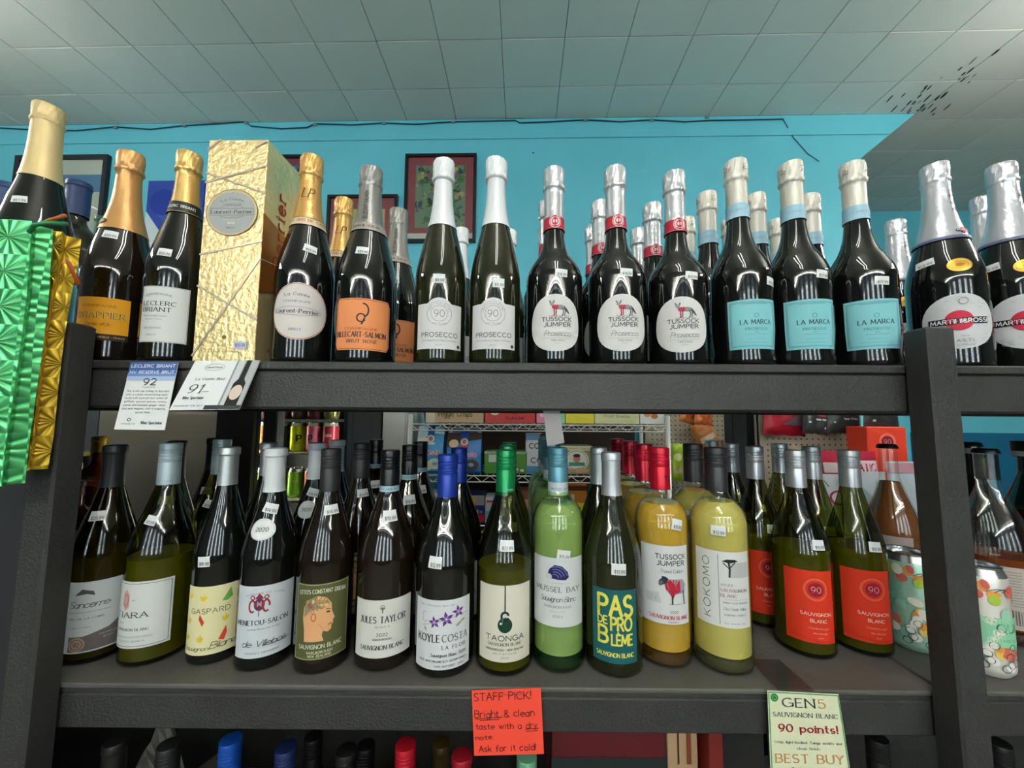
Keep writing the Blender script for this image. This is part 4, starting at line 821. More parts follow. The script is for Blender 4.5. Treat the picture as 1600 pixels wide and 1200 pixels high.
def d(P, w, h):
    P.line([(-2, h*.36), (2, h*.36)], 1.2, '#55585c'); P.line([(0, h*.38), (0, h*.28)], 1.4, '#55585c'); P.ring(0, h*.37, 3, 3, .8, '#55585c'); P.t('JULES TAYLOR', 0, h*.16, w*.74, 8.6, 's', '#4a4e54'); P.t('WINES', 0, h*.035, w*.22, 2.4, 's', '#55585c', gap=.6)
    P.t('2022', -w*.0, -h*.10, w*.17, 4.2, 's', '#44484c'); P.t('MARLBOROUGH', 0, -h*.18, w*.28, 2.6, 's', '#55585c'); P.t('SAUVIGNON BLANC', 0, -h*.32, w*.70, 5.6, 's', '#3c4044')
b.label(597, 938, 1028, 92, '#d9d8d0', draw=d, nv=12)
b.row([.745, .845], ['shiny black capped bottle with pale blue band, first behind its twin', 'shiny black capped bottle with pale blue band beside the wire rack, farthest row'])
c = copy_tree(b.root, (at(585, 720, .895).x+.001, .902, ZL+.0006), 'shiny black cap with pale blue band seen beside the plain black capped bottle')
b = lo('wine_bottle', 'dark wine bottle with bright blue screw cap and white label of purple flowers', (701, 711), 692, 1063, .0445, 'burg', M_BLACKGLASS)
screw_cap(b.root, b.H, .069, '#1b3b9c', .25, r=.0157, rough=.4); b.sticker(680, 879, '$12.99', -3, 20, 16)
def flower(P, x, y, r):
    for k in range(5):
        a = k*2*PI/5+.5; P.poly([(x, y), (x+r*.5*math.cos(a-.5), y+r*.5*math.sin(a-.5)), (x+r*math.cos(a), y+r*math.sin(a)), (x+r*.5*math.cos(a+.5), y+r*.5*math.sin(a+.5))], '#5b3a7c')
    P.ell(x, y, r*.35, r*.35, '#8f6cb0', n=10); P.ell(x, y, r*.14, r*.14, '#e0d0e8', n=8)
def d(P, w, h):
    P.t('FAMILY WINEMAKERS SINCE 1885', -w*.10, h*.42, w*.6, 1.7, 's', '#777777'); P.line([(-w*.32, h*.12), (-w*.1, h*.18), (w*.2, h*.25), (w*.44, h*.26)], .6, '#8a8d7c')
    flower(P, -w*.12, h*.18, 9); flower(P, w*.07, h*.225, 11); flower(P, w*.26, h*.31, 9.5)
    P.ring(-w*.28, h*.25, 4, 7, .6, '#8a8d8a', 60, 330); P.ell(w*.27, h*.13, 5, 2, '#a3a884', 30); P.ell(w*.34, h*.17, 4, 1.8, '#a3a884', 20); P.ell(-w*.27, h*.08, 3, 1.5, '#a3a884', 120)
    P.t('KOYLE', -w*.22, -h*.05, w*.38, 9.5, 's', '#34363a'); P.t('COSTA', w*.22, -h*.05, w*.42, 9.5, 's', '#5a5d62', wt=.11); P.t('LA FLOR', w*.20, -h*.18, w*.38, 4.6, 's', '#44464a', gap=.4)
    P.t('Sauvignon Blanc 2020', w*.12, -h*.29, w*.56, 4, 's', '#44464a'); P.t('MADE WITH ORGANICALLY GROWN GRAPES', w*.02, -h*.375, w*.78, 2.6, 's', '#55585c'); P.t('SAN ANTONIO, CHILE', w*.14, -h*.445, w*.48, 2.4, 's', '#55585c')
b.label(690, 938, 1047, 90, '#dadcdf', draw=d, nv=12)
b.row([.75], ['bright blue capped bottle standing behind its twin'])
b = lo('wine_bottle', 'olive wine bottle with green screw cap and cream label of a hanging hook pendant', (790, 704), 788, 1060, .0432, 'burg', G_OLIVE, wine=W_OLIVE, level=888)
screw_cap(b.root, b.H, .069, '#0f8a4c', .35, rough=.3); P = Print(); P.t('TAONGA', 0, 0, 12, 2.6, 'n', '#bfe0cc'); P.build(wrapper(lambda z: .0152, .55, b.H-.060), b.root); b.sticker(792, 853, '$13.99', -2, 21, 15)
def d(P, w, h):
    P.line([(0, h*.5), (0, h*.14)], 1.8, '#1c2422'); P.ell(0, -h*.02, 10.5, 10.5, '#173c2c', n=28); P.ring(0, h*.095, 5, 5.5, 3, '#1c2c26', 20, 330); P.ell(-6, h*.0, 1.5, 1.5, '#e8ece8'); P.ring(2, h*.02, 6, 7, .8, '#7fa08c', 100, 200)
    P.t('TAONGA', 0, -h*.19, w*.66, 7, 'n', '#2c302e', wt=.15); P.t('SAUVIGNON BLANC', 0, -h*.27, w*.58, 4, 's', '#55584c'); P.t('MARLBOROUGH - NEW ZEALAND', 0, -h*.34, w*.66, 2.6, 'n', '#2c302e', wt=.18); P.t('WINE OF NEW ZEALAND', 0, -h*.39, w*.4, 1.6, 's', '#777777'); P.t('2020', 0, -h*.44, w*.13, 2.2, 's', '#55585c')
b.label(789, 915, 1035, 86, '#ddd8c8', draw=d, nv=12)
b.row([.717, .805], ['green capped bottle with darker top, first behind its cream-labelled twin', 'green capped bottle with darker top, farthest behind its cream-labelled twin'], dx=[b.X+.002, b.X+.004])
b = lo('wine_bottle', 'pale green glass bottle with teal screw cap and white label of a blue mussel shell', (872, 700), 872, 1055, .0397, 'bord', G_GREEN, wine=W_GREEN, level=790)
screw_cap(b.root, b.H, .053, '#5f97a8', .35, r=.0158, rough=.38); b.band(b.H-.073, b.H-.053, '#c9d3da', lambda P, h: P.t('MUSSEL BAY', 2, 0, 30, 3.4, 's', '#7c8a96'), rfix=.0160); b.sticker(881, 867, '$15.99', -8, 20, 13)
def d(P, w, h):
    P.poly([(-15, h*.245), (-12, h*.33), (-4, h*.40), (7, h*.38), (15, h*.30), (17, h*.22), (12, h*.18), (0, h*.185), (-10, h*.20)], '#23245c')
    for k in range(4): P.ring(-4+k*.8, h*.20, 6+3.4*k, 6+3.6*k, .8, '#8a90c4', 15, 110)
    P.ell(-13, h*.225, 5, 4, '#c9cccb'); P.t('EST. MARLBOROUGH', 0, h*.13, 34, 1.4, 's', '#999999'); P.t('MUSSEL BAY', 0, h*.04, w*.80, 7, 's', '#6b6e78'); P.t('Sauvignon Blanc', 0, -h*.10, w*.62, 7, 'c', '#3a3d48', wt=.09); P.t('MARLBOROUGH', 0, -h*.21, w*.46, 3, 's', '#777a80'); P.line([(-11, -h*.28), (11, -h*.28)], .4, '#999999'); P.t('2023', 0, -h*.345, w*.16, 3, 's', '#777a80')
b.label(871, 872, 980, 86, '#d3d7d6', draw=d, nv=12)
b.row([.761, .846, .931], ['green glass bottle with dark teal cap, first behind the shell label', 'green glass bottle with dark teal cap, second behind the shell label', 'green glass bottle with dark teal cap, third behind the shell label'], dx=[b.X+.004]*3)
b = lo('wine_bottle', 'brown-black wine bottle with silver capsule and teal label in bold yellow lettering', (954, 707), 960, 1062, .0425, 'burg', M_OLIVEGLASS)
capsule(b.root, b.H, .066, '#b4b8bb', b.Rf, .6); b.sticker(967, 890, '$11.99', -2, 21, 16)
def d(P, w, h):
    Yc = '#e9df5a'; T = lambda s, x, y, ww, hh, wt: P.t(s, x, y, ww, hh, 'b', Yc, wt=wt, gap=.16)
    T('PAS', 1, h*.28, w*.72, h*.27, .17); T('DE', -w*.26, h*.075, w*.20, h*.10, .2); T('PRO', w*.14, h*.035, w*.44, h*.17, .18); T('B', -w*.25, -h*.125, w*.19, h*.22, .17); T('L\u00c8ME', w*.15, -h*.18, w*.44, h*.14, .18); T('SAUVIGNON BLANC', 0, -h*.385, w*.80, h*.055, .17)
b.label(961, 922, 1037, 68, '#1f6064', draw=d, nv=12)
b.row([.72], ['silver capsule bottle behind the bold yellow lettered one'], dx=[b.X+.003])
b = lo('wine_bottle', 'golden wine bottle with bright red screw cap and label of a sheep in red', (1031, 700), 1037, 1048, .0405, 'bord', G_CLEAR, wine=W_YELLOW, level=788)
screw_cap(b.root, b.H, .066, '#c8102c', .3, r=.0155, rough=.33); P = Print(); P.t('TJ', 0, 0, 9, 7, 'n', '#3c1420', wt=.16); P.build(wrapper(lambda z: .0157, .35, b.H-.048), b.root); b.sticker(1058, 820, '$11.99', -14, 17, 16)
def d(P, w, h):
    P.t('TUSSOCK', w*.12, h*.36, w*.60, 6.6, 'n', '#2b2d30', wt=.17); P.t('JUMPER', w*.12, h*.275, w*.54, 6.6, 'n', '#2b2d30', wt=.17); P.t('Travel Edition', w*.12, h*.175, w*.46, 5, 'c', '#55585c')
    P.poly([(-w*.02, h*.04), (w*.06, h*.075), (w*.34, h*.07), (w*.41, h*.0), (w*.38, -h*.10), (w*.12, -h*.13), (w*.0, -h*.05)], '#9a9a9c'); P.poly([(-w*.03, h*.03), (w*.08, h*.07), (w*.28, h*.06), (w*.29, -h*.10), (w*.18, -h*.11), (w*.13, -h*.19), (w*.08, -h*.12), (w*.0, -h*.06)], '#b8233a')
    P.ell(-w*.045, h*.045, 7, 4.5, '#3a3a3c', 35); P.ell(-w*.085, h*.015, 4, 3, '#6a6a6c', 50); P.ell(-w*.01, h*.085, 5, 2.2, '#2c2c2e', -20); P.line([(w*.12, -h*.14), (w*.12, -h*.24)], 2.4, '#3a3a3c'); P.line([(w*.35, -h*.08), (w*.37, -h*.24)], 2.2, '#4a4a4c'); P.line([(w*.06, -h*.245), (w*.42, -h*.245)], .5, '#555555')
    P.poly([(-w*.38, -h*.13), (-w*.14, -h*.10), (-w*.08, -h*.24), (-w*.36, -h*.24)], '#c3c4c4'); P.t('TJ', -w*.24, -h*.18, 9, 4, 'n', '#777777'); P.t('2020', w*.15, -h*.345, w*.16, 3.4, 's', '#55585c'); P.t('SAUVIGNON BLANC', w*.06, -h*.415, w*.76, 5, 's', '#b8233a'); P.t('FRANCE', w*.14, -h*.47, w*.2, 2.4, 's', '#66686c')
b.label(1040, 853, 975, 76, '#d6d8d8', draw=d, nv=12)
b.row([.721, .804, .887], ['red capped golden bottle with darker cap, first behind the sheep label', 'red capped golden bottle with darker cap, second behind the sheep label', 'red capped golden bottle with darker cap, last behind the sheep label'])
b = lo('wine_bottle', 'clear pale yellow wine bottle with matte black cap and sideways lettered white label', (1117, 700), 1130, 1060, .0420, 'bord', G_CLEAR, wine=W_PALE, level=786)
screw_cap(b.root, b.H, .067, '#2b2c2e', .1, r=.0166, rough=.5); b.sticker(1122, 829, '$12.99', -2, 20, 14)
def d(P, w, h):
    P.t('KOKOMO', -w*.29, 0, h*.80, 9.5, 'n', '#2b2d30', rot=90, wt=.09, gap=.3); P.line([(-w*.08, h*.46), (-w*.08, -h*.46)], .6, '#4a4c50'); P.rect(w*.28, h*.26, w*.40, h*.20, '#b9bcba')
    P.poly([(-w*.02, h*.37), (w*.06, h*.40), (w*.20, h*.40), (w*.26, h*.375), (w*.1, h*.35)], '#1c1d1f'); P.line([(w*.09, h*.36), (w*.11, h*.28), (w*.10, h*.17)], 2.4, '#1c1d1f'); P.line([(w*.0, h*.35), (w*.10, h*.28), (w*.20, h*.36)], 1.4, '#1c1d1f')
    P.t('2022', w*.05, h*.06, w*.2, 3, 's', '#44464a'); P.t('SAUVIGNON', w*.18, -h*.01, w*.48, 4, 's', '#8a5a58'); P.t('BLANC', w*.08, -h*.08, w*.28, 4, 's', '#8a5a58'); P.line([(w*.0, -h*.13), (w*.46, -h*.13)], .3, '#888888')
    P.t('Timber Crest Vineyards', w*.20, -h*.17, w*.46, 2.2, 's', '#55585c'); P.t('Dry Creek Valley', w*.18, -h*.25, w*.40, 3.8, 'c', '#55585c'); P.t('SONOMA COUNTY', w*.18, -h*.33, w*.38, 2.2, 's', '#55585c'); P.t('ALC. 14.1% BY VOL.', w*.18, -h*.44, w*.38, 1.8, 's', '#66686c')
b.label(1131, 862, 980, 80, '#d9dbd8', draw=d, nv=12)
b.row([.7085], ['clear bottle with matte black cap behind the sideways lettered label'], dx=[b.X+.004])
KK = b
# red-orange label pair and the ones behind
b = lo('wine_bottle', 'olive wine bottle with silver screw cap and orange-red label, farther from the post', (1242, 704), 1258, 1033, .0420, 'burg', G_OLIVE, wine=W_OLIVE, level=858, group='orange-red labelled wine bottles')
screw_cap(b.root, b.H, .061, '#b3b6b9', .55, rough=.33)
def gd(P, w, h):
    y = h*.24
    for r in (16.5, 14.5): P.ring(w*.10, y, r, r, .5, '#f08a6a')
    for k in range(30): a = k*PI/15; P.line([(w*.10+15*math.cos(a), y+15*math.sin(a)), (w*.10+16*math.cos(a), y+16*math.sin(a))], .8, '#f08a6a')
    P.ell(w*.10, y, 10.5, 10.5, '#9c1c34', n=28); P.t('90', w*.10, y, 13, 8.6, 'n', '#e8a898', wt=.11); P.t('SAUVIGNON', w*.09, -h*.10, w*.60, 4.6, 'n', '#f0d4c4', wt=.15); P.t('BLANC', w*.12, -h*.19, w*.32, 4.6, 'n', '#f0d4c4', wt=.15)
    P.t('Marlborough', w*.12, -h*.29, w*.40, 2.8, 'c', '#f0a890'); P.t('NEW ZEALAND', w*.14, -h*.36, w*.28, 1.8, 'n', '#f0c4b0'); P.t('2022', w*.14, -h*.42, w*.1, 1.5, 'n', '#f0c4b0'); P.line([(-w*.48, -h*.40), (-w*.2, -h*.44), (w*.2, -h*.475), (w*.48, -h*.45)], .8, '#b82c20'); P.line([(-w*.48, -h*.36), (0, -h*.45), (w*.46, -h*.49)], .6, '#c8341f')
b.label(1268, 892, 1004, 70, '#d8391f', draw=gd, nv=12); b.sticker(1279, 852, '$9.99', -3, 19, 15); GA = b
b = lo('wine_bottle', 'olive wine bottle with silver screw cap and orange-red label, next to the post', (1325, 704), 1348, 1030, .0405, 'burg', G_OLIVE, wine=W_OLIVE, level=858, group='orange-red labelled wine bottles')
screw_cap(b.root, b.H, .061, '#b3b6b9', .55, rough=.33); b.label(1358, 892, 1004, 68, '#d8391f', draw=gd, nv=12); b.sticker(1368, 855, '$9.99', -3, 19, 15)
b.row([.752, .836], ['silver capped bottle directly behind the orange-red label next to the post', 'silver capped bottle, third in line behind the label next to the post'], group='orange-red labelled wine bottles')
c = copy_tree(GA.root, (at(1184, 800, .745).x+.002, .75, ZL+.0006), 'orange-red labelled bottle half hidden beyond the clear black-capped bottle', 'orange-red labelled wine bottles')
c = copy_tree(GA.root, (at(1146, 800, .84).x, .84, ZL+.0006), 'silver capped dark bottle behind the half-hidden orange-red label', 'orange-red labelled wine bottles')
c = copy_tree(GA.root, (at(1113, 800, .94).x, .93, ZL+.0006), 'silver capped dark bottle, deepest in line beyond the clear black-capped bottle', 'orange-red labelled wine bottles')
# clear bottles with crown caps
def crown(b, col='#2a2624', r=.0155):
    def dsp(rr, z, a): return (rr+(.0006*math.cos(21*a) if z < b.H-.003 and rr > r*.9 else 0), z)
    lathe('crown_cap', [(r*.93, b.H-.008), (r+.001, b.H-.0075), (r, b.H-.002), (r*.85, b.H+.0006), (0, b.H+.001)], metal_ink(col, .35, .4), b.root, 42, disp=dsp, sharp=.9)
b = Bottle('cider_bottle', 'clear bottle of amber drink with dark crown cap beside the seamed post', ZL+.0006, (1392, 695), 1402, .775, .042, 'burg', G_CLEAR, wine=W_ROSE, level=755); crown(b)
b.label(1396, 838, 905, 60, '#a59a92', draw=lambda P, w, h: (P.ell(w*.1, -h*.1, 14, 16, '#6d5a50'), P.poly([(w*.1, h*.1), (w*.3, h*.3), (w*.25, -h*.1)], '#5f4a42')), nv=12)
b = Bottle('cider_bottle', 'dark amber bottle with crown cap and pale text label beyond the seamed post', ZL+.0006, (1542, 702), 1568, .70, .047, 'burg', G_CLEAR, wine=W_AMBER, level=872); crown(b, '#141416', .0165)
lathe('neck_sleeve', [(b.Rf(b.H*.83)+.0006, b.H*.83), (b.Rf(b.H*.9)+.0006, b.H*.9), (b.Rf(b.H*.97)+.0006, b.H*.97)], clear_glass('smoky_glass', (.4, .4, .38)), b.root)
def d(P, w, h):
    for k in range(13): P.small(0, h*.42-k*h*.045, w*.78, 1, '#6d6a68', h=1.6)
    for k in range(9): P.line([(w*.05+k*3, -h*.2), (w*.05+k*3, -h*.42)], 1+(k % 3)*.5, '#6d6a68')
b.label(1562, 884, 978, 66, '#b9aea6', draw=d, nv=12); b.sticker(1541, 1000, ' ', 0, 1, 1); CB = b
b = Bottle('cider_bottle', 'black bottle with pale collar peeping past the seamed post edge', ZL+.0006, (1524, 692), 1535, .80, .042, 'burg', M_BLACKGLASS); crown(b, '#141416', .0165); b.band(b.H-.022, b.H-.011, '#8d9295')
b = Bottle('cider_bottle', 'brown tinted bottle with white-banded black cap cut by the photo edge', ZL+.0006, (1604, 690), 1640, .79, .05, 'burg', clear_glass('brown_tint_glass', (.3, .24, .16)), wine=W_AMBER, level=800); screw_cap(b.root, b.H, .02, '#141416', .1, r=.021); b.band(b.H-.03, b.H-.02, '#b9bcc0', rfix=.0212)
# drink cans
def can(name, label, x, y, Rc, H, z, col, draw, group=None, cat='can', rotz=0, lidc='#b9bcbe'):
    t = thing(name, label, cat, group, (x, y, z), rotz)
    bd = lathe('can_body', [(0, .003), (Rc*.72, .003), (Rc*.78, 0), (Rc*.98, .008), (Rc, .012), (Rc, H-.018), (Rc*.97, H-.013)], mat('can_'+col.lstrip('#'), col, .3, metal=.35), t, 28)
    lathe('can_lid', [(Rc*.97, H-.013), (Rc*.83, H-.003), (Rc*.86, H), (Rc*.8, H-.001), (Rc*.78, H-.006), (0, H-.006)], mat('can_aluminium', lidc, .22, metal=.9), t, 28)
    box('pull_tab', -.008, .008, -.014, .010, H-.006, H-.0045, mat('can_aluminium'), t)
    if draw: P = Print(); draw(P, Rc*2000, H*1000); P.build(wrapper(lambda q: Rc, 0, H/2), bd)
    return t
def floral(P, w, h):
    rs = random.Random(8)
    for k in range(34): P.ell(rs.uniform(-.7, .7)*w, rs.uniform(-.38, .36)*h, rs.uniform(4, 10), rs.uniform(4, 9), rs.choice(['#e89a4a', '#e8c86a', '#9ccdb0', '#d86a5a', '#a8c84a', '#f0e8d8', '#7fc0a8']), rs.uniform(0, 180), 14)
    for k in range(9): P.ell(rs.uniform(-.6, .6)*w, rs.uniform(-.40, -.15)*h, 6, 6, '#f0ece4', n=16); P.ring(rs.uniform(-.6, .6)*w, rs.uniform(-.40, -.15)*h, 5, 5, .8, '#3a3a3a')
    for k in range(4): P.ring(-w*.1+k*8, h*.1, 26, 34, .9, '#2f3a34', 20, 120)
    P.t('M', w*.28, -h*.02, 7, 10, 'n', '#2f3a34'); P.t('O C', w*.2, -h*.2, 22, 8, 'n', '#2f3a34')
can('drink_can', 'fruit-patterned can between the last orange-red label and the seamed post', at(1418, 950, .672).x, .668, .033, .150, ZL+.0006, '#a9d2bc', floral)
def fl2(P, w, h):
    floral(P, w, h); P.rect(0, -h*.07, w*2.0, h*.26, '#8ed0a8'); P.t('QUET', 8, -h*.03, 40, 11, 'n', '#2f5a4a', wt=.16); P.t('HARD SELTZER', 8, -h*.14, 34, 3.4, 'n', '#4a7a68')
can('drink_can', 'slim fruit-patterned can standing just beyond the seamed post', at(1530, 1020, .615).x, .607, .029, .152, ZL+.0006, '#e9e6dc', fl2)
# bottles seen at the far end of the neighbouring rack
def simple(name, label, px, ptop, Y, R, kind, glass, capc, cl, lb=None, **k):
    b = Bottle(name, label, ZL+.0006, (px, ptop), px, Y, R, kind, glass, **k)
    capsule(b.root, b.H, cl, capc, lambda z: max(b.Rf(z), .0), .1, lip=max(.0155, b.R*.375+.0015))
    if lb: b.band(b.H*lb[0], b.H*lb[1], lb[2], lb[3] if len(lb) > 3 else None, name='label', extra=.0006)
    return b
M_RED = mat('dark_red_liquor_glass', '#4a0d12', .05, spec=.7, coat=.5)
simple('liquor_bottle', 'dark red bottle with yellowish text label seen through the gap beside the post', 106, 752, .80, .042, 'bord', M_RED, '#3a0c10', .03, (.14, .60, '#8d897c', lambda P, h: [P.small(40, h*.4-k*5, 50, 1, '#4a463c', h=1.8) for k in range(int(h/6))]))
simple('liquor_bottle', 'orange-red bottle with yellow cap against the grey cabinet', 143, 682, .99, .040, 'bord', mat('orange_liquor', '#8c3a1c', .08, spec=.7, coat=.5), '#d9b43c', .04, (.12, .45, '#8f958a'))
t = thing('lidded_jar', 'dark jar with flat yellow lid beyond the dark red bottle', 'jar', None, at(112, 705, 1.05).xyz*1); jz = at(112, 705, 1.05); t.location = (jz.x, 1.05, ZL+.0006); jh = jz.z-ZL
lathe('jar_body', [(0, 0), (.036, 0), (.04, .006), (.04, jh-.03), (.034, jh-.014), (0, jh-.014)], mat('dark_jar', '#231a14', .12, coat=.4), t, 28); lathe('jar_lid', [(0, jh-.013), (.037, jh-.013), (.038, jh-.002), (0, jh)], mat('yellow_lid', '#c9b255', .4), t, 28)
# ------------------------------------------------------------------ shelf under: only caps show
rs = random.Random(21)
def low(px, py, col, label, Y=.62, R=.039, kind='burg', glass=None, cap='screw', metal=.25, xb=None, sticker=True):
    b = Bottle('wine_bottle', label, ZB+.0006, (px, py), xb or px, Y, R, kind, glass or M_BLACKGLASS, group='bottles on the lowest shelf')
    b.root.location.x = b.X = at(px, py, Y).x; b.loc.x = b.X
    (screw_cap if cap == 'screw' else lambda r, H, L, c, m: capsule(r, H, L, c, b.Rf, m))(b.root, b.H, .062, col, metal)
    return b
for px, py, col, lb, Y, cp in (
    (181, 1157, '#262626', 'matte black capped bottle under the shelf beside grey paper', .62, 'c'), (264, 1163, '#2a2a2b', 'black ridged cap under the shelf next to the royal blue cap', .62, 's'), (361, 1155, '#1550b0', 'royal blue capped bottle on the lowest shelf', .62, 's'),
    (447, 1167, '#1f2f62', 'navy capped bottle on the lowest shelf', .63, 's'), (541, 1172, '#1a1a1a', 'black cap with pale ring on the lowest shelf', .62, 's'), (634, 1163, '#c0182c', 'glossy red capped bottle on the lowest shelf, under the blue-capped one', .62, 's'),
    (722, 1179, '#a81a2a', 'deep red rounded capsule beside the orange note, lowest shelf', .62, 'c'), (823, 1181, '#7fc29a', 'mint green capped bottle just under the orange note', .62, 's'), (572, 1164, '#161616', 'black cap in the second row on the lowest shelf', .72, 's'),
    (490, 1150, '#1a1a1a', 'black capped bottle farther in, between navy and black caps', .74, 's'), (690, 1160, '#4a3a18', 'brown-gold topped bottle between the two red caps', .73, 'c'), (1370, 1152, '#202020', 'black cap under the shelf near the green-bordered card', .66, 's'), (1560, 1160, '#1c1c1e', 'black cap under the shelf beyond the seamed post', .66, 's')):
    low(px, py, col, lb, Y, cap='screw' if cp == 's' else 'c')
# ------------------------------------------------------------------ cards and notes on the shelf edges
def d(P, w, h):
    M = mat('card_blue_fade', '#3c5f9c', .5); P.rect(0, h*.42, w, h*.16, M); P.rect(0, h*.31, w, h*.06, '#6d8cc0'); P.rect(0, h*.25, w, h*.06, '#a9bedc')
    P.t('LECLERC BRIANT', 0, h*.44, w*.92, 4.6, 'n', '#f0f2f6', wt=.17); P.t('NV RESERVE BRUT', 0, h*.345, w*.92, 4.4, 'n', '#f0f2f6', wt=.15); P.t('92', 0, h*.20, w*.26, 10, 'n', '#44484c', wt=.14); P.t('POINTS', 0, h*.115, w*.24, 2.2, 'n', '#55585c')
    for k, l in enumerate(('This is still raw coming to the mind', 'with a subtle streamlining layer', 'laced with layered tart notes of', 'saffron, spiced quince, smoky', 'stone and pickled ginger. Well-', 'knit and elegant, with a lingering', 'spiced finish.')): P.t(l, 0, h*.06-k*h*.052, w*(.86 if k < 6 else .3), 2.6, 'h', '#4a4c50', wt=.12)
    P.ring(-w*.24, -h*.36, 2, 2, .8, '#44484c'); P.t('WINEBOW', -w*.24, -h*.42, w*.28, 2.2, 'n', '#777777'); P.t('Wine Spectator', w*.22, -h*.40, w*.42, 4, 's', '#44484c')
card('shelf_talker', 'white card with blue heading and big 92 hanging from the upper shelf edge', 'card', ((205, 566, .556), (279, 566, .556), (257, 672, .535), (178, 671, .535)), 70, 105, M_PAPER, d)
def d(P, w, h):
    P.rect(w*.33, 0, w*.34, h, '#8f9294'); P.rect(w*.24, 0, w*.10, h, '#c9cbcc'); P.rect(w*.44, 0, w*.10, h, '#b0b2b3'); P.rect(w*.24, -h*.45, w*.52, h*.08, '#3a3c3e')
    P.poly([(w*.25, -h*.42), (w*.25, h*.02), (w*.30, h*.12), (w*.31, h*.5), (w*.38, h*.5), (w*.38, h*.12), (w*.43, h*.02), (w*.43, -h*.42)], '#1c1e20'); P.ell(w*.34, -h*.16, w*.085, h*.15, '#d8c8b8')
    P.ring(-w*.14, h*.36, w*.15, h*.07, .4, '#777777'); P.t('Laurent-Perrier', -w*.14, h*.36, w*.24, 2.6, 's', '#55585c'); P.t('La Cuv\u00e9e Brut', -w*.12, h*.12, w*.44, 3.6, 's', '#55585c'); P.t('91', -w*.28, -h*.08, w*.20, 13, 's', '#2c2e32', wt=.09, slant=.25); P.line([(-w*.16, -h*.14), (-w*.06, -h*.14)], .6, '#555555')
    P.t('Wine Spectator', -w*.24, -h*.26, w*.30, 4, 's', '#55585c'); P.t('CHOSEN BY THE BEST', -w*.25, -h*.42, w*.42, 2.2, 's', '#55585c')
card('shelf_talker', 'slanting card with 91 and a bottle picture hanging below the gold carton', 'card', ((305, 564, .5555), (407, 563, .5555), (374, 640, .536), (264, 641, .536)), 98, 76, M_PAPER, d)
def d(P, w, h):
    K = '#25161c'; T = lambda s, x, y, ww, hh, **k: P.t(s, x, y, ww, hh, 'h', K, wt=.1, **k)
    T('STAFF PICK!', -w*.06, h*.40, w*.82, 11); T('Bright & clean', -w*.04, h*.13, w*.86, 10); P.line([(-w*.46, h*.06), (-w*.08, h*.075)], .9, K); P.line([(-w*.40, h*.035), (-w*.12, h*.045)], .9, K)
    T('taste with a dry', -w*.02, -h*.06, w*.88, 8.5); P.line([(w*.25, -h*.12), (w*.44, -h*.11)], .9, K); P.line([(w*.26, -h*.15), (w*.42, -h*.145)], .9, K); T('note.', -w*.34, -h*.22, w*.26, 7); T('Ask for it cold!', -w*.02, -h*.39, w*.82, 9)
nt_ = card('staff_note', 'fluorescent orange handwritten staff pick note taped to the lower shelf edge', 'note', ((737, 1079, .552), (845, 1075, .552), (850, 1178, .545), (741, 1181, .545)), 100, 95, mat('fluorescent_orange_paper', '#f24a34', .6), d)
M_TAPE = clear_glass('clear_tape', (.86, .86, .85), 1.12)
c = card('clear_tape', 'strip of clear tape holding the orange note', 'tape', (Vector((at(756, 1062, .58).x, .605, ZL+.0008)), Vector((at(814, 1062, .58).x, .605, ZL+.0008)), at(818, 1085, .5505), at(757, 1087, .5505)), 50, 40, M_TAPE, None, thick=.0002)
def d(P, w, h):
    P.frame(0, 0, w-3, h-3, 1.2, '#3f9a5a'); P.ell(-w*.41, h*.44, 5.4, 5.4, '#2f8a3c'); P.ring(-w*.41, h*.44, 3, 3, .5, '#8ad08c'); P.t('GEN', -w*.08, h*.40, w*.44, 11.5, 's', '#3a3c40'); P.t('5', w*.24, h*.40, w*.09, 11.5, 's', '#d09a5c'); P.t('SAUVIGNON BLANC', 0, h*.285, w*.88, 5.6, 's', '#4a4c50')
    P.t('90 points!', w*.02, h*.16, w*.78, 9.5, 's', '#a82436', wt=.19); P.t('Crisp, light-bodied. Tangy acidity and', 0, h*.03, w*.88, 3, 's', '#4a4c50'); P.t('clean finish.', 0, -h*.025, w*.30, 3, 's', '#4a4c50'); P.t('BEST BUY', 0, -h*.12, w*.86, 10.5, 's', '#cf9a62')
    P.ell(-w*.22, -h*.225, 3.5, 3.5, '#3a3c40'); P.t('WINE', -w*.08, -h*.225, w*.16, 5, 's', '#777777'); P.t('ENTHUSIAST', w*.17, -h*.235, w*.34, 5, 's', '#b8364a'); P.t('100% Estate Grown', 0, -h*.32, w*.8, 4.5, 's', '#4a4c50'); P.t('$9.99', 0, -h*.42, w*.4, 7, 's', '#4a4c50') if False else None
card('shelf_talker', 'green-bordered cream card reading 90 points taped below the clear tape strip', 'card', ((1199, 1079, .5515), (1310, 1085, .5515), (1336, 1252, .545), (1206, 1250, .545)), 100, 140, mat('cream_card', '#dfe2c0', .5), d)
card('clear_tape', 'wide strip of clear tape running from the shelf down to the green-bordered card', 'tape', (Vector((at(1185, 1040, .60).x, .625, ZL+.0008)), Vector((at(1235, 1040, .60).x, .625, ZL+.0008)), at(1276, 1082, .550), at(1216, 1079, .550)), 48, 55, M_TAPE, None, thick=.0002)
card('plastic_tab', 'grey plastic strip hanging under the upper shelf edge', 'sign holder', ((848, 636, .575), (874, 636, .575), (882, 692, .57), (855, 697, .57)), 26, 56, mat('grey_plastic', '#8d8a8a', .4), None, thick=.0015)
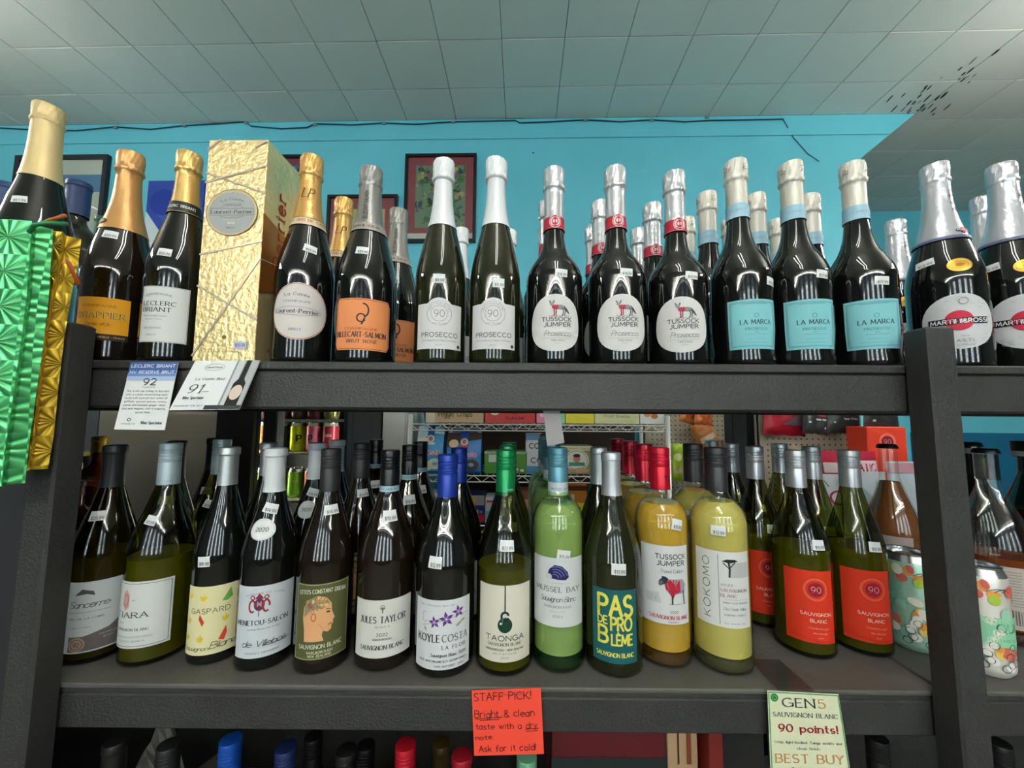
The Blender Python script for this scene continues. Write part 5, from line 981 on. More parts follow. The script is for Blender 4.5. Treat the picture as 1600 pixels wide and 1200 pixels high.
# ------------------------------------------------------------------ gift bags
def holo(name, c1, c2, scale):
    m = bpy.data.materials.new(name); m.use_nodes = True; nt = m.node_tree; b = nt.nodes['Principled BSDF']; N = nt.nodes.new; L = nt.links.new
    tc = N('ShaderNodeTexCoord'); sc = N('ShaderNodeVectorMath'); sc.operation = 'SCALE'; sc.inputs['Scale'].default_value = scale; L(tc.outputs['Object'], sc.inputs[0])
    fr = N('ShaderNodeVectorMath'); fr.operation = 'FRACTION'; L(sc.outputs[0], fr.inputs[0]); sb = N('ShaderNodeVectorMath'); sb.operation = 'SUBTRACT'; sb.inputs[1].default_value = (.5, .5, .5); L(fr.outputs[0], sb.inputs[0])
    sp = N('ShaderNodeSeparateXYZ'); L(sb.outputs[0], sp.inputs[0]); at2 = N('ShaderNodeMath'); at2.operation = 'ARCTAN2'; L(sp.outputs['X'], at2.inputs[0]); L(sp.outputs['Z'], at2.inputs[1])
    ml = N('ShaderNodeMath'); ml.operation = 'MULTIPLY'; ml.inputs[1].default_value = 12; L(at2.outputs[0], ml.inputs[0]); sn = N('ShaderNodeMath'); sn.operation = 'SINE'; L(ml.outputs[0], sn.inputs[0])
    ns = N('ShaderNodeTexNoise'); ns.inputs['Scale'].default_value = 14; L(tc.outputs['Object'], ns.inputs['Vector']); ad = N('ShaderNodeMath'); ad.operation = 'MULTIPLY_ADD'; ad.inputs[1].default_value = .30; ad.inputs[2].default_value = .15; L(sn.outputs[0], ad.inputs[0]); a2 = N('ShaderNodeMath'); L(ad.outputs[0], a2.inputs[0]); L(ns.outputs['Fac'], a2.inputs[1])
    cr = N('ShaderNodeMixRGB'); cr.inputs[1].default_value = (*lin(c1), 1); cr.inputs[2].default_value = (*lin(c2), 1); cl = N('ShaderNodeClamp'); L(a2.outputs[0], cl.inputs[0]); L(cl.outputs[0], cr.inputs[0]); L(cr.outputs[0], b.inputs['Base Color'])
    bp = N('ShaderNodeBump'); bp.inputs['Strength'].default_value = .8; bp.inputs['Distance'].default_value = .003; L(a2.outputs[0], bp.inputs['Height']); L(bp.outputs[0], b.inputs['Normal']); b.inputs['Metallic'].default_value = .55; b.inputs['Roughness'].default_value = .32
    _mats[name] = m; return m
def bag(label, outline, Y, dep, m, handle_col, hpts, name='gift_bag'):
    """tall gift bag: front face from pixel rows (left, right, y), folded open rim, side gusset"""
    rows = []
    for xl, xr, py in outline: rows.append((at(xl, py, Y), at(xr, py, Y)))
    o3 = rows[0][0].copy(); t = thing(name, label, 'bag', None, o3)
    V, F = [], []; n = len(rows)
    for a, b in rows:
        for k, (p, dy) in enumerate(((a, 0), ((a+b)/2, -.006), (b, 0), (b, dep*.5), (b, dep), (a, dep))):
            x = -.008 if k == 3 else 0; V.append(p-o3+Vector((x, dy, 0)))
    for j in range(n-1):
        for k in range(6): l = (k+1) % 6; F.append((6*j+k, 6*j+l, 6*j+6+l, 6*j+6+k))
    F.append(tuple(6*(n-1)+k for k in range(6)))
    mesh_obj('bag_body', V, F, m, t)
    tube('bag_handle', [at(px, py, yy)-o3 for px, py, yy in hpts], .0026, mat('cord_'+handle_col.lstrip('#'), handle_col, .5), t, 8)
bag('gold star-patterned foil gift bag hanging behind the green one', [(20, 98, 362), (20, 93, 400), (12, 82, 450), (6, 70, 520), (2, 60, 600), (-2, 52, 680), (-6, 42, 736)], .488, .022, holo('gold_star_foil', '#7a5204', '#f5cf3c', 26), '#b9652c', [(62, 352, .485), (80, 344, .47), (98, 338, .47), (101, 337, .48)])
bag('green star-patterned foil gift bag at the photo edge', [(-60, 50, 345), (-60, 46, 400), (-64, 42, 460), (-70, 32, 540), (-76, 20, 620), (-82, 8, 700), (-86, 2, 760)], .455, .022, holo('green_star_foil', '#04803c', '#6ee090', 23), '#22864c', [(46, 362, .452), (54, 352, .445), (70, 348, .445), (104, 350, .47)])
hk = tube('bag_hanger', [at(100, 380, .50), at(96, 395, .50), at(108, 412, .505), at(122, 445, .515)], .0035, mat('cord_c0612c', '#c0612c', .5)); tag(hk, 'orange cord loop dangling behind the gold gift bag', 'cord')
# ------------------------------------------------------------------ beyond the racks: cooler, wire rack, pegboards
box_top = at(480, 598, 1.3).z
cl = thing('drinks_cooler', 'black glass-door drinks cooler with coloured cans inside', 'cooler', None, (at(475, 650, 1.3).x, 1.3, 0)); ox, oy = cl.location.x, 1.3
CX = [at(px, 670, 1.3).x-ox for px in (352, 408, 545, 551)]
M_BLK = mat('black_cooler', '#101112', .35); M_GRY = mat('inner_cooler', '#c9c6b4', .5)
V, F = [], []
for a in ((CX[0], CX[0]+.03, 0, .30, .1, box_top), (CX[3]-.012, CX[3], 0, .30, .1, box_top), (CX[0], CX[3], 0, .30, box_top-.012, box_top), (CX[0], CX[3], .28, .30, .1, box_top), (CX[0], CX[3], 0, .30, .0, .12)): box_vf(*a, V, F)
mesh_obj('cabinet', V, F, M_BLK, cl)
V, F = [], []
for a in ((CX[0], CX[1], -.04, -.002, .12, box_top-.01), (CX[2], CX[3], -.04, -.002, .12, box_top-.01), (CX[1], CX[2], -.04, -.002, box_top-.04, box_top-.01), (CX[1], CX[2], -.04, -.002, .12, .2)): box_vf(*a, V, F)
dr = mesh_obj('door', V, F, M_BLK, cl); box('glass_pane', CX[1], CX[2], -.024, -.018, .2, box_top-.06, clear_glass('cooler_glass', (.8, .82, .8), 1.3), dr)
sh = [at(480, y, 1.36).z for y in (655, 706, 778)]
for z in sh: box('shelf', CX[0]+.035, CX[3]-.014, .02, .275, z-.008, z-.0005, M_GRY, cl)
box('lamp_strip', CX[0]+.034, CX[0]+.046, .03, .045, .3, box_top-.1, mat('cooler_lamp', '#ffffff', emit=(1, .97, .82), estr=22), cl)
box('lamp_strip', CX[3]-.022, CX[3]-.014, .03, .045, .3, box_top-.1, mat('cooler_lamp'), cl)
def canp(letter, dc):
    return lambda P, w, h: (P.t(letter, 4, 4, 13, 22, 's', dc, wt=.2), P.small(0, -18, 24, 4, dc))
rows_ = [(sh[1], [(416, '#c98a3c', 'gold'), (441, '#3a3d42', 'charcoal'), (466, '#c3cf1e', 'lime yellow'), (491, '#c96a8c', 'pink'), (516, '#8f2b3c', 'dark red')]),
         (sh[2], [(416, '#7a8c3a', 'dull green'), (441, '#c9c23a', 'yellow'), (466, '#8cc63a', 'bright green'), (491, '#c95a3c', 'orange red'), (516, '#d0583c', 'tomato')]),
         (sh[0], [(416, '#6a5560', 'mauve'), (441, '#8a3f52', 'wine red'), (466, '#6f5a62', 'dusky'), (491, '#8c4458', 'plum red'), (516, '#8a8a52', 'khaki')])]
for ri, (z, L) in enumerate(rows_):
    for k, (px, col, nm) in enumerate(L):
        x = at(px, 690, 1.385).x
        if k and x-prev < .0575: x = prev+.0575
        prev = x
        can('drink_can', '%s can on the %s shelf of the drinks cooler' % (nm, ('middle', 'lower', 'upper')[ri]), x, 1.385, .0282, .1 if ri else .102, z+.0004, col, canp('p', '#20242c') if ri == 0 and k in (2, 3) else (lambda P, w, h: P.small(0, 10, 24, 6, '#e8e4d8')), group='cans inside the drinks cooler', rotz=.3*(k % 3)-.2, lidc='#b9bcbe')
# pale cabinets and door edges
def slab(name, label, cat, x0, x1, y, dep, col, top_py=600, rough=.45):
    a, b = at(x0, 690, y).x, at(x1, 690, y).x; t = thing(name, label, cat, None, ((a+b)/2, y, 0)); w_ = b-a; zt_ = at(700, top_py, y).z
    m = mat('panel_'+col.lstrip('#'), col, rough, bump=.1)
    box('cabinet_body', -w_/2, w_/2, .02, dep, 0, zt_, m, t, bev=.003); d_ = box('door', -w_/2+.004, w_/2-.004, 0, .018, .06, zt_-.02, m, t, bev=.003); box('handle', w_/2-.05, w_/2-.04, -.02, 0, .7, .95, M_CHROME, d_); return t
slab('metal_cabinet', 'plain taupe metal cabinet standing behind the bottles, beside the cooler', 'cabinet', 149, 349, 1.33, .45, '#8a8578')
box_ = slab('metal_locker', 'narrow white locker between the cooler and the wire rack', 'locker', 590, 633, 1.75, .35, '#d2d6d0', 590)
b_ = box('dark_partition', at(-80, 690, 1.9).x, at(150, 690, 1.9).x, 1.9, 1.93, 0, CZ+.12, mat('charcoal_partition', '#34373a', .7)); tag(b_, 'dark grey partition seen between the post and the taupe cabinet', 'partition')
# chrome wire rack with snacks
WY = 1.72; wx0, wx1 = at(640, 700, WY).x, at(1044, 700, WY).x
wr_ = thing('wire_rack', 'chrome wire shelving rack holding snack boxes', 'shelf', None, ((wx0+wx1)/2, WY, 0)); ox = (wx0+wx1)/2
LV = [at(800, 662, WY).z, at(800, 742, WY).z, at(800, 820, WY).z]
for x in (wx0, wx1):
    for y in (0, .36): tube('post', [(x-ox, y, 0), (x-ox, y, LV[0]+.04)], .0115, M_CHROME, wr_, 10)
for z in LV+[LV[2]-.35]:
    V, F = [], []
    for y in (-.0, .36):
        for dz in (-.005, -.032): tube_vf([(wx0-ox, y, z+dz), (wx1-ox, y, z+dz)], .003, V, F, 5)
        n_ = 32; tube_vf([(wx0-ox+(wx1-wx0)*i/n_, y-.001, z-(.032 if i % 2 else .005)) for i in range(n_+1)], .0022, V, F, 5)
    for i in range(1, 40): x = wx0-ox+(wx1-wx0)*i/40; tube_vf([(x, 0, z-.001), (x, .36, z-.001)], .0016, V, F, 4)
    for x in (wx0-ox, wx1-ox): tube_vf([(x, 0, z-.005), (x, .36, z-.005)], .003, V, F, 5); tube_vf([(x, 0, z-.032), (x, .36, z-.032)], .003, V, F, 5)
    mesh_obj('wire_shelf', V, F, M_CHROME, wr_)
bk = box('dark_backboard', wx0+.07, at(992, 700, 2.12).x, 2.12, 2.135, .3, LV[0]+.12, mat('brown_board', '#2e1c12', .6)); tag(bk, 'dark brown board standing behind the wire rack', 'board')
def onshelf(lv): return at(800, 700, WY).z*0+LV[lv]+.001
def snackbox(name, label, cat, x0, x1, ytop, lv, col, draw, Y=WY+.02, dep=.12, pouch_=False):
    a, b = at(x0, 700, Y).x, at(x1, 700, Y).x; zt_ = at((x0+x1)/2, ytop, Y).z; z0 = LV[lv]+.0015; w_, h_ = b-a, zt_-z0
    if pouch_: V, F = [], []; n = 8
    v, f = box_vf(-w_/2, w_/2, 0, dep, 0, h_, bev=.0015 if not pouch_ else .006)
    if pouch_:
        v = [(x, y if z < h_*.6 else dep/2+(y-dep/2)*(.25 if z > h_*.95 else 1), z) for x, y, z in v]
        v, f = [], []
        for j in range(9):
            t_ = j/8; hd = dep/2*(1-t_**2.2*.94); z = h_*t_
            for x, y in ((-w_/2, -hd), (-w_/4, -hd*1.06), (0, -hd*1.09), (w_/4, -hd*1.06), (w_/2, -hd), (w_/2, hd), (0, hd*1.08), (-w_/2, hd)): v.append((x*(1-.03*math.sin(PI*t_)), dep/2+y, z))
        for j in range(8):
            for k in range(8): l = (k+1) % 8; f.append((8*j+k, 8*j+l, 8*j+8+l, 8*j+8+k))
        f += [tuple(range(7, -1, -1)), tuple(64+k for k in range(8))]
    o = mesh_obj(name, v, f, mat('pack_'+col.lstrip('#'), col, .35), loc=((a+b)/2, Y, z0)); tag(o, label, cat)
    if draw:
        P = Print(); draw(P, w_*1000, h_*1000)
        if pouch_: P.build(lambda u, v_, off: (u, dep/2-dep/2*(1-max(0, min(1, (v_+h_/2)/h_))**2.2*.94)*1.1-off-.001, h_/2+v_), o)
        else: P.build(lambda u, v_, off: (u, -off-.0003, h_/2+v_), o)
    return o
sb = snackbox
sb('snack_box', 'tan cardboard box with veggie lettering on the top wire shelf', 'box', 664, 755, 632, 0, '#b99f78', lambda P, w, h: (P.rect(-w*.42, 0, w*.16, h, '#c9c4ac'), P.t('Veggie Crisps', 0, h*.05, w*.6, h*.4, 'n', '#5c7038', wt=.1), P.t('4', w*.42, -h*.3, 5, 5, 'n', '#7a6a4a')))
sb('snack_box', 'red box reading flavor on the top wire shelf', 'box', 757, 836, 630, 0, '#c43a34', lambda P, w, h: (P.ell(-w*.30, h*.1, 22, 18, '#e8dcd0'), P.ell(-w*.31, h*.12, 17, 12, '#3a2c28'), P.t('WITH', w*.1, -h*.02, 24, 6, 'n', '#2c1c1c', wt=.2), P.t('FLAVOR', w*.1, -h*.25, w*.36, 10, 'b', '#2c1c1c')), dep=.2)
sb('snack_box', 'small pink box next to the red flavor box', 'box', 838, 862, 634, 0, '#e08aa8', lambda P, w, h: P.ell(-w*.1, 0, 12, 12, '#f2d0dc'))
sb('snack_box', 'narrow mint green box beside the yellow one', 'box', 872, 883, 634, 0, '#8fd8a8', None)
sb('snack_box', 'bright yellow box with pink spot on the top wire shelf', 'box', 884, 929, 632, 0, '#e3da3c', lambda P, w, h: (P.ell(0, h*.25, 20, 12, '#d86a9a'), P.t('10 Servings', 0, -h*.2, w*.6, 8, 'n', '#f4ecb0')))
sb('snack_box', 'cream fruit snacks box on the top wire shelf', 'box', 930, 1000, 632, 0, '#d6d8a8', lambda P, w, h: (P.t('Fruit Snacks', 0, -h*.1, w*.56, 12, 'n', '#6d8a4a', wt=.12), P.ell(0, h*.3, 5, 5, '#3a4a3c'), P.line([(-w*.4, -h*.38), (w*.4, -h*.38)], 1, '#8a9a5a')))
sb('snack_box', 'box printed with peaches and plums at the end of the top wire shelf', 'box', 1001, 1039, 630, 0, '#d8dcd8', lambda P, w, h: (P.ell(-w*.2, 0, 16, 15, '#d98a3c'), P.ell(w*.1, -h*.12, 15, 12, '#c9702c'), P.ell(w*.18, h*.18, 16, 15, '#5f8a3c'), P.ell(-w*.3, h*.3, 10, 12, '#3c4f8c'), P.poly([(w*.3, h*.4), (w*.5, h*.1), (w*.5, h*.5)], '#4a5f9c')))
def donut(word, brown):
    def d(P, w, h):
        if brown: P.poly([(-w*.5, h*.42), (w*.5, h*.45), (w*.5, h*.3), (0, h*.22), (-w*.5, h*.1)], '#4a3428'); P.rect(-w*.42, h*.46, 16, 9, '#d8d8d8'); P.rect(w*.42, h*.46, 16, 9, '#d8d8d8')
        else: P.poly([(-w*.5, h*.48), (w*.5, h*.48), (w*.5, h*.3), (0, h*.34), (-w*.5, h*.1)], '#b8d4e4')
        P.rect(0, h*.38, w*.24, h*.22, '#1c4fa0'); P.ell(0, h*.22, 17, 16, '#e8e0d8'); P.ell(0, h*.22, 10, 11, '#b87a5c'); P.rect(0, h*.12, 40, 10, '#d8dce8' if not brown else '#c9485a')
        P.t(word, w*.05, -h*.06, w*.62, 20, 'b', '#eceef4', wt=.36); P.t(word, w*.05, -h*.06, w*.62, 20, 'b', '#c43a6a', wt=.2)
        c = '#5a463c' if brown else '#e6e2d0'; P.ell(-w*.30, h*.18, 22, 18, '#dcc9a0' if brown else '#e9e2c8'); P.ell(w*.22, -h*.30, 34, 24, c); P.ell(w*.22, -h*.30, 12, 8, '#7fb8e0'); P.ell(-w*.1, -h*.36, 28, 18, c); P.rect(0, -h*.47, w, h*.05, '#1b4f98')
    return d
sb('donut_bag', 'blue and white donut bag on the middle wire shelf beside the chrome post', 'snack bag', 650, 692, 665, 1, '#3f9fd8', donut('Donuts', False), pouch_=True)
sb('donut_bag', 'blue and brown donut bag on the middle wire shelf', 'snack bag', 697, 752, 672, 1, '#2f80cc', donut('Donuts', True), pouch_=True)
sb('snack_box', 'green plastic tub behind the green screw cap on the middle wire shelf', 'tub', 757, 824, 706, 1, '#5f9e48', lambda P, w, h: (P.rect(-w*.28, h*.2, w*.24, h*.34, '#dce4dc'), P.rect(0, h*.46, w, h*.1, '#aab8a4'), P.ell(w*.25, -h*.3, 9, 6, '#e8e4dc'), P.ell(w*.38, -h*.34, 9, 6, '#f0ece4')))
sb('snack_box', 'white and blue cookie box with round top emblem', 'box', 822, 874, 678, 1, '#d9dde0', lambda P, w, h: (P.rect(0, h*.42, w, h*.16, '#6f9cc0'), P.ell(w*.10, h*.40, 30, 26, '#4a2c1c'), P.rect(0, -h*.40, w, h*.20, '#5f9ac4'), P.t('COOKIE', 0, h*.20, w*.8, 22, 'n', '#2c2e32', wt=.16), P.t('COOK', 0, -h*.16, w*.7, 22, 'n', '#2c2e32', wt=.16), P.t('THIN', 0, -h*.34, 40, 9, 'n', '#e8ecf0')))
sb('snack_box', 'olive green box with round portrait emblem on the middle wire shelf', 'box', 876, 926, 697, 1, '#8a9468', lambda P, w, h: (P.rect(0, h*.42, w, h*.16, '#dcd8b4'), P.t('To Benefit Charity', 0, h*.42, w*.8, 9, 'n', '#7a7a5a'), P.ell(0, 0, w*.38, h*.38, '#e4e2d4'), P.ring(0, 0, w*.33, h*.33, 2, '#3a4a3c'), P.ell(0, h*.06, 16, 18, '#c98a6c'), P.ell(0, h*.16, 16, 8, '#2c2a28'), P.rect(0, -h*.14, w*.5, 16, '#3f9a88'), P.ell(w*.12, -h*.36, w*.26, 12, '#c9a888'), P.ell(-w*.2, -h*.38, w*.16, 9, '#b89a78')))
sb('snack_box', 'navy box with dog biscuit picture on the lower wire shelf', 'box', 727, 758, 774, 2, '#27306c', lambda P, w, h: (P.rect(0, h*.32, w, h*.36, '#9a9a9a'), P.ell(-w*.2, h*.32, 26, 20, '#d89a3c'), P.t('delite', 0, -h*.08, w*.8, 16, 'b', '#e0e4f0'), P.rect(0, -h*.33, w, h*.26, '#c42c44')))
sb('snack_box', 'white and pale blue box on the lower wire shelf', 'box', 759, 783, 778, 2, '#c9cdd4', lambda P, w, h: (P.rect(0, h*.36, w*.8, 8, '#b03a4a'), P.rect(0, -h*.2, w*.9, h*.36, '#7fa6c9')))
sb('snack_box', 'white carton with red flash behind the bright blue cap', 'box', 668, 726, 772, 2, '#d9d4d6', lambda P, w, h: (P.rect(w*.1, h*.1, w*.4, 10, '#b03a4a'), P.rect(-w*.2, -h*.3, w*.4, h*.2, '#c9a6b0')))
sb('snack_box', 'orange-brown snack carton stacked behind the green glass bottle', 'box', 884, 916, 757, 2, '#b5702c', lambda P, w, h: (P.rect(-w*.2, h*.15, w*.2, h*.2, '#c9c4bc'), P.rect(0, h*.4, w, h*.12, '#5c3018'), P.rect(0, -h*.22, w, h*.5, '#e3cf3a'), P.rect(0, -h*.1, w*.4, 5, '#8a6a2c'), P.rect(0, -h*.34, w*.4, 5, '#8a6a2c')))
sb('snack_box', 'brown carton between green bottles on the lower wire shelf', 'box', 800, 850, 768, 2, '#8a5a44', lambda P, w, h: (P.rect(0, h*.1, w*.7, h*.3, '#c9a07c'),))
# pegboards
def pegmat():
    m = bpy.data.materials.new('beige_pegboard'); m.use_nodes = True; nt = m.node_tree; b = nt.nodes['Principled BSDF']; N = nt.nodes.new; L = nt.links.new
    tc = N('ShaderNodeTexCoord'); sc = N('ShaderNodeVectorMath'); sc.operation = 'SCALE'; sc.inputs['Scale'].default_value = 1/.0254; L(tc.outputs['Object'], sc.inputs[0]); fr = N('ShaderNodeVectorMath'); fr.operation = 'FRACTION'; L(sc.outputs[0], fr.inputs[0])
    sp = N('ShaderNodeSeparateXYZ'); L(fr.outputs[0], sp.inputs[0]); cb = N('ShaderNodeCombineXYZ'); L(sp.outputs['X'], cb.inputs[0]); L(sp.outputs['Z'], cb.inputs[1]); ds = N('ShaderNodeVectorMath'); ds.operation = 'DISTANCE'; ds.inputs[1].default_value = (.5, .5, 0); L(cb.outputs[0], ds.inputs[0])
    lt = N('ShaderNodeMath'); lt.operation = 'LESS_THAN'; lt.inputs[1].default_value = .15; L(ds.outputs['Value'], lt.inputs[0]); mx = N('ShaderNodeMixRGB'); mx.inputs[1].default_value = (*lin('#a9a08c'), 1); mx.inputs[2].default_value = (*lin('#2c2822'), 1); L(lt.outputs[0], mx.inputs[0]); L(mx.outputs[0], b.inputs['Base Color']); b.inputs['Roughness'].default_value = .6
    return m
PEG = pegmat()
def pegboard(label, x0, x1, Y, ptop=612):
    a, b = at(x0, 690, Y).x, at(x1, 690, Y).x; t = thing('pegboard_stand', label, 'pegboard', None, ((a+b)/2, Y, 0)); w_ = (b-a)/2; zt_ = at(1000, ptop, Y).z
    box('perforated_panel', -w_, w_, 0, .012, .15, zt_, PEG, t); box('base', -w_, w_, -.01, .03, 0, .15, mat('beige_metal', '#a39c8a', .5), t)
    for s_ in (-w_, w_-.02): box('slotted_upright', s_, s_+.02, -.008, .03, .15, zt_+.01, mat('beige_metal'), t)
    return t
PG = [None, None]; PG[0] = pegboard('beige pegboard stand behind the wire rack with orange pouches', 1007, 1142, 2.10);  PG[1] = pegboard('beige pegboard with dark snack pouches near the seamed post', 1186, 1345, 1.75)
def hookpouch(label, x0, x1, y0, y1, Y, col, draw, tilt=0):
    o = pouch('snack_pouch', label, 'snack bag', x0, x1, y0, y1, Y, col, draw, 'hanging snack pouches', tilt=tilt)
    pg = PG[0] if Y > 1.8 else PG[1]; hh = (at(x0, y0, Y).z-at(x0, y1, Y).z)/2; T_ = math.radians(tilt); ww = (at(x1, y0, Y).x-at(x0, y0, Y).x)/2
    p = Vector((o.location.x+math.sin(T_)*hh-math.copysign(math.cos(T_)*ww*.8, T_), Y-.025, o.location.z+math.cos(T_)*hh+abs(math.sin(T_))*ww*.8+.0045)); q = Vector((p.x, pg.location.y+.002, p.z))
    tube('peg_hook', [p-pg.location+Vector((0, 0, .012)), p-pg.location, q-pg.location], .0022, M_CHROME, pg, 6); return o
def orange(P, w, h): P.rect(0, h*.1, w*.7, h*.14, '#f0dcc4'); P.ell(0, -h*.2, w*.3, h*.12, '#b85a24'); P.small(0, h*.3, w*.6, 3, '#f0dcc4', 6, 3)
hookpouch('orange snack pouch leaning outward on the pegboard stand', 1066, 1090, 622, 662, 1.93, '#d8813c', orange, 18); hookpouch('orange snack pouch hanging upright beside the leaning one', 1086, 1113, 615, 664, 1.88, '#dd7a44', orange, 4)
hookpouch('long crumpled orange pouch slanting down toward the grey caps', 1090, 1124, 658, 722, 2.04, '#df8a4c', orange, -28); hookpouch('small orange pouch low on the pegboard strip', 1122, 1142, 690, 745, 1.93, '#c98a5c', orange, 4)
hookpouch('lime green snack pouch beside the bright red cap', 1047, 1067, 693, 752, 1.92, '#a9c43a', lambda P, w, h: (P.ell(0, h*.15, w*.3, h*.1, '#e0e8a0'), P.ell(0, -h*.2, w*.28, h*.08, '#b9a888')), 2)
def redbag(P, w, h): P.poly([(-w*.5, h*.5), (w*.4, h*.5), (w*.2, 0), (-w*.3, -h*.1)], '#241a1c'); P.line([(-w*.3, h*.1), (0, h*.3), (w*.3, h*.2)], 5, '#d8cfcf'); P.ell(w*.15, h*.3, 22, 12, '#b9c43c'); P.poly([(-w*.1, -h*.3), (w*.45, h*.02), (w*.45, -h*.3)], '#6a5a60'); P.line([(-w*.2, -h*.1), (w*.4, h*.1)], 3, '#e8d8d8')
hookpouch('red and black snack pouch hanging first on the second pegboard', 1194, 1256, 600, 680, 1.70, '#a81c2c', redbag, 3)
def darkbag(P, w, h): P.ell(w*.12, h*.2, w*.16, h*.15, '#d8b04a'); P.ell(w*.16, h*.06, w*.14, h*.1, '#b84a2c'); P.rect(w*.15, -h*.10, w*.36, h*.1, '#c93a4c'); P.t('Apple Chips', w*.14, -h*.21, w*.44, 7, 'b', '#e8e8e8'); P.rect(-w*.32, -h*.28, 10, 8, '#b8dcd4'); P.rect(w*.32, -h*.38, 7, 8, '#e8e8e8')
hookpouch('dark grey snack pouch with gold fruit next to the red and black one', 1257, 1291, 600, 678, 1.65, '#3c3e40', darkbag, 5); hookpouch('wider dark grey snack pouch with gold fruit and red tab', 1292, 1340, 598, 677, 1.705, '#3a3c3e', darkbag, 1)
hookpouch('charcoal snack pouch with turquoise tab nearest the seamed post', 1350, 1400, 590, 668, 1.62, '#34383a', lambda P, w, h: (P.ell(w*.1, h*.06, w*.22, h*.12, '#dcd8b8'), P.rect(w*.08, -h*.12, w*.40, h*.08, '#4fb0b4'), P.t('Coconut Chips', w*.1, -h*.22, w*.5, 7, 'b', '#e8e8e8'), P.rect(-w*.26, -h*.36, 12, 8, '#a8d8c8')), 2)
fn = box('display_fin', at(1138, 690, 1.83).x, at(1192, 690, 1.83).x, 1.83, 1.86, 0, at(1150, 600, 1.83).z, mat('black_panel', '#141416', .5)); tag(fn, 'narrow black display panel between the two pegboards', 'panel')
# stand of packets low beside the post
tb = thing('display_table', 'low display table carrying white packets and a red carton', 'table', None, (at(1360, 900, 1.5).x, 1.5, 0)); tz = at(1350, 830, 1.45).z
box('tabletop', -.42, .42, -.12, .22, tz-.03, tz, mat('table_top', '#8a8478', .5), tb, bev=.003)
for sx_ in (-.38, .38):
    for sy_ in (-.08, .18): box('leg', sx_-.02, sx_+.02, sy_-.02, sy_+.02, 0, tz-.03, mat('table_leg', '#4a4844', .5), tb)
def stand(name, label, cat, x0, x1, y0, Y, col, draw, dep=.05):
    a, b = at(x0, 750, Y).x, at(x1, 750, Y).x; zt_ = at((x0+x1)/2, y0, Y).z
    v, f = box_vf(-(b-a)/2, (b-a)/2, 0, dep, 0, zt_-tz-.001, bev=.003); soft = name == 'snack_packet'; pf = lambda u, v_, off: (u, -off-.0003, (zt_-tz)/2+v_)
    if soft:
        w_, h_, v, f, N_ = b-a, zt_-tz-.001, [], [], 10; kk = lambda s_, t_: max(0, 1-abs(s_)**4)**.5*(1-max(0, t_)**3*.93)*(1+.07*math.sin(9*t_+4*s_))
        for sg in (-1, 1):
            for j in range(N_+1):
                for i in range(N_+1): s_, t_ = -1+2*i/N_, j/N_; v.append((s_*w_/2, dep/2+sg*dep/2*kk(s_, t_), h_*t_))
        M_ = (N_+1)**2
        for j in range(N_):
            for i in range(N_): q = j*(N_+1)+i; f += [(q, q+1, q+N_+2, q+N_+1), (M_+q, M_+q+N_+1, M_+q+N_+2, M_+q+1)]
        for i in range(N_): f.append((i+1, i, M_+i, M_+i+1))
        pf = lambda u, v_, off: (u, dep/2-dep/2*kk(u/(w_/2), min(1, max(0, (v_+h_/2)/h_)))-off-.0012, h_/2+v_)
    o = mesh_obj(name, v, f, mat('pack_'+col.lstrip('#'), col, .4), loc=((a+b)/2, Y, tz+.001)); tag(o, label, cat)
    if draw: P = Print(); h_ = zt_-tz; draw(P, (b-a)*1000*(.97 if soft else 1), h_*1000*(.97 if soft else 1)); P.build(pf, o)
stand('display_carton', 'orange-red carton with round ninety emblem rising behind the crown-capped bottle', 'box', 1360, 1422, 667, 1.56, '#e8452c', lambda P, w, h: (P.ell(w*.0, h*.34, 34, 34, '#ee7a60'), P.ell(w*.0, h*.34, 24, 24, '#8f2030'), P.t('90', 0, h*.34, 28, 18, 'n', '#f0b8a8', wt=.12)), .1)
stand('snack_packet', 'red packet with white lettered strip beside the clear crown-capped bottle', 'snack bag', 1335, 1380, 706, 1.50, '#c42848', lambda P, w, h: (P.rect(0, h*.29, w*.95, h*.19, '#ecdce0'), P.t('PATIO', 0, h*.29, w*.8, 26, 'b', '#c42858'), P.rect(0, -h*.12, w, h*.5, '#c9d0d4')))
stand('snack_packet', 'red packet partly behind the last silver screw cap', 'snack bag', 1284, 1333, 705, 1.51, '#b8243c', lambda P, w, h: (P.rect(0, h*.28, w*.7, h*.14, '#d8c8c8'), P.rect(0, -h*.25, w*.6, h*.3, '#4a2028')))
stand('snack_packet', 'white packet with large crimson letter C behind the silver caps', 'snack bag', 1288, 1318, 742, 1.42, '#ccd2d4', lambda P, w, h: (P.t('C', w*.16, h*.1, w*.7, 46, 's', '#a82c50', wt=.18), P.line([(-w*.4, h*.4), (-w*.2, h*.3)], 3, '#3a3a3a')), .04)
stand('snack_packet', 'white and grey packet with crimson ring right behind the crown-capped bottle', 'snack bag', 1322, 1392, 738, 1.40, '#c4ccd0', lambda P, w, h: (P.ring(w*.1, -h*.02, 16, 22, 8, '#a83c58'), P.poly([(-w*.3, h*.4), (w*.1, h*.1), (-w*.1, -h*.1)], '#9aa6ac'), P.poly([(w*.2, h*.4), (w*.45, h*.1), (w*.3, 0)], '#a8b4bc')), .04)
stand('snack_packet', 'white packet with pale blue tint between amber bottle and post', 'snack bag', 1395, 1440, 722, 1.42, '#c8d4dc', lambda P, w, h: (P.rect(0, h*.42, w, h*.14, '#d09aa8'),), .04)
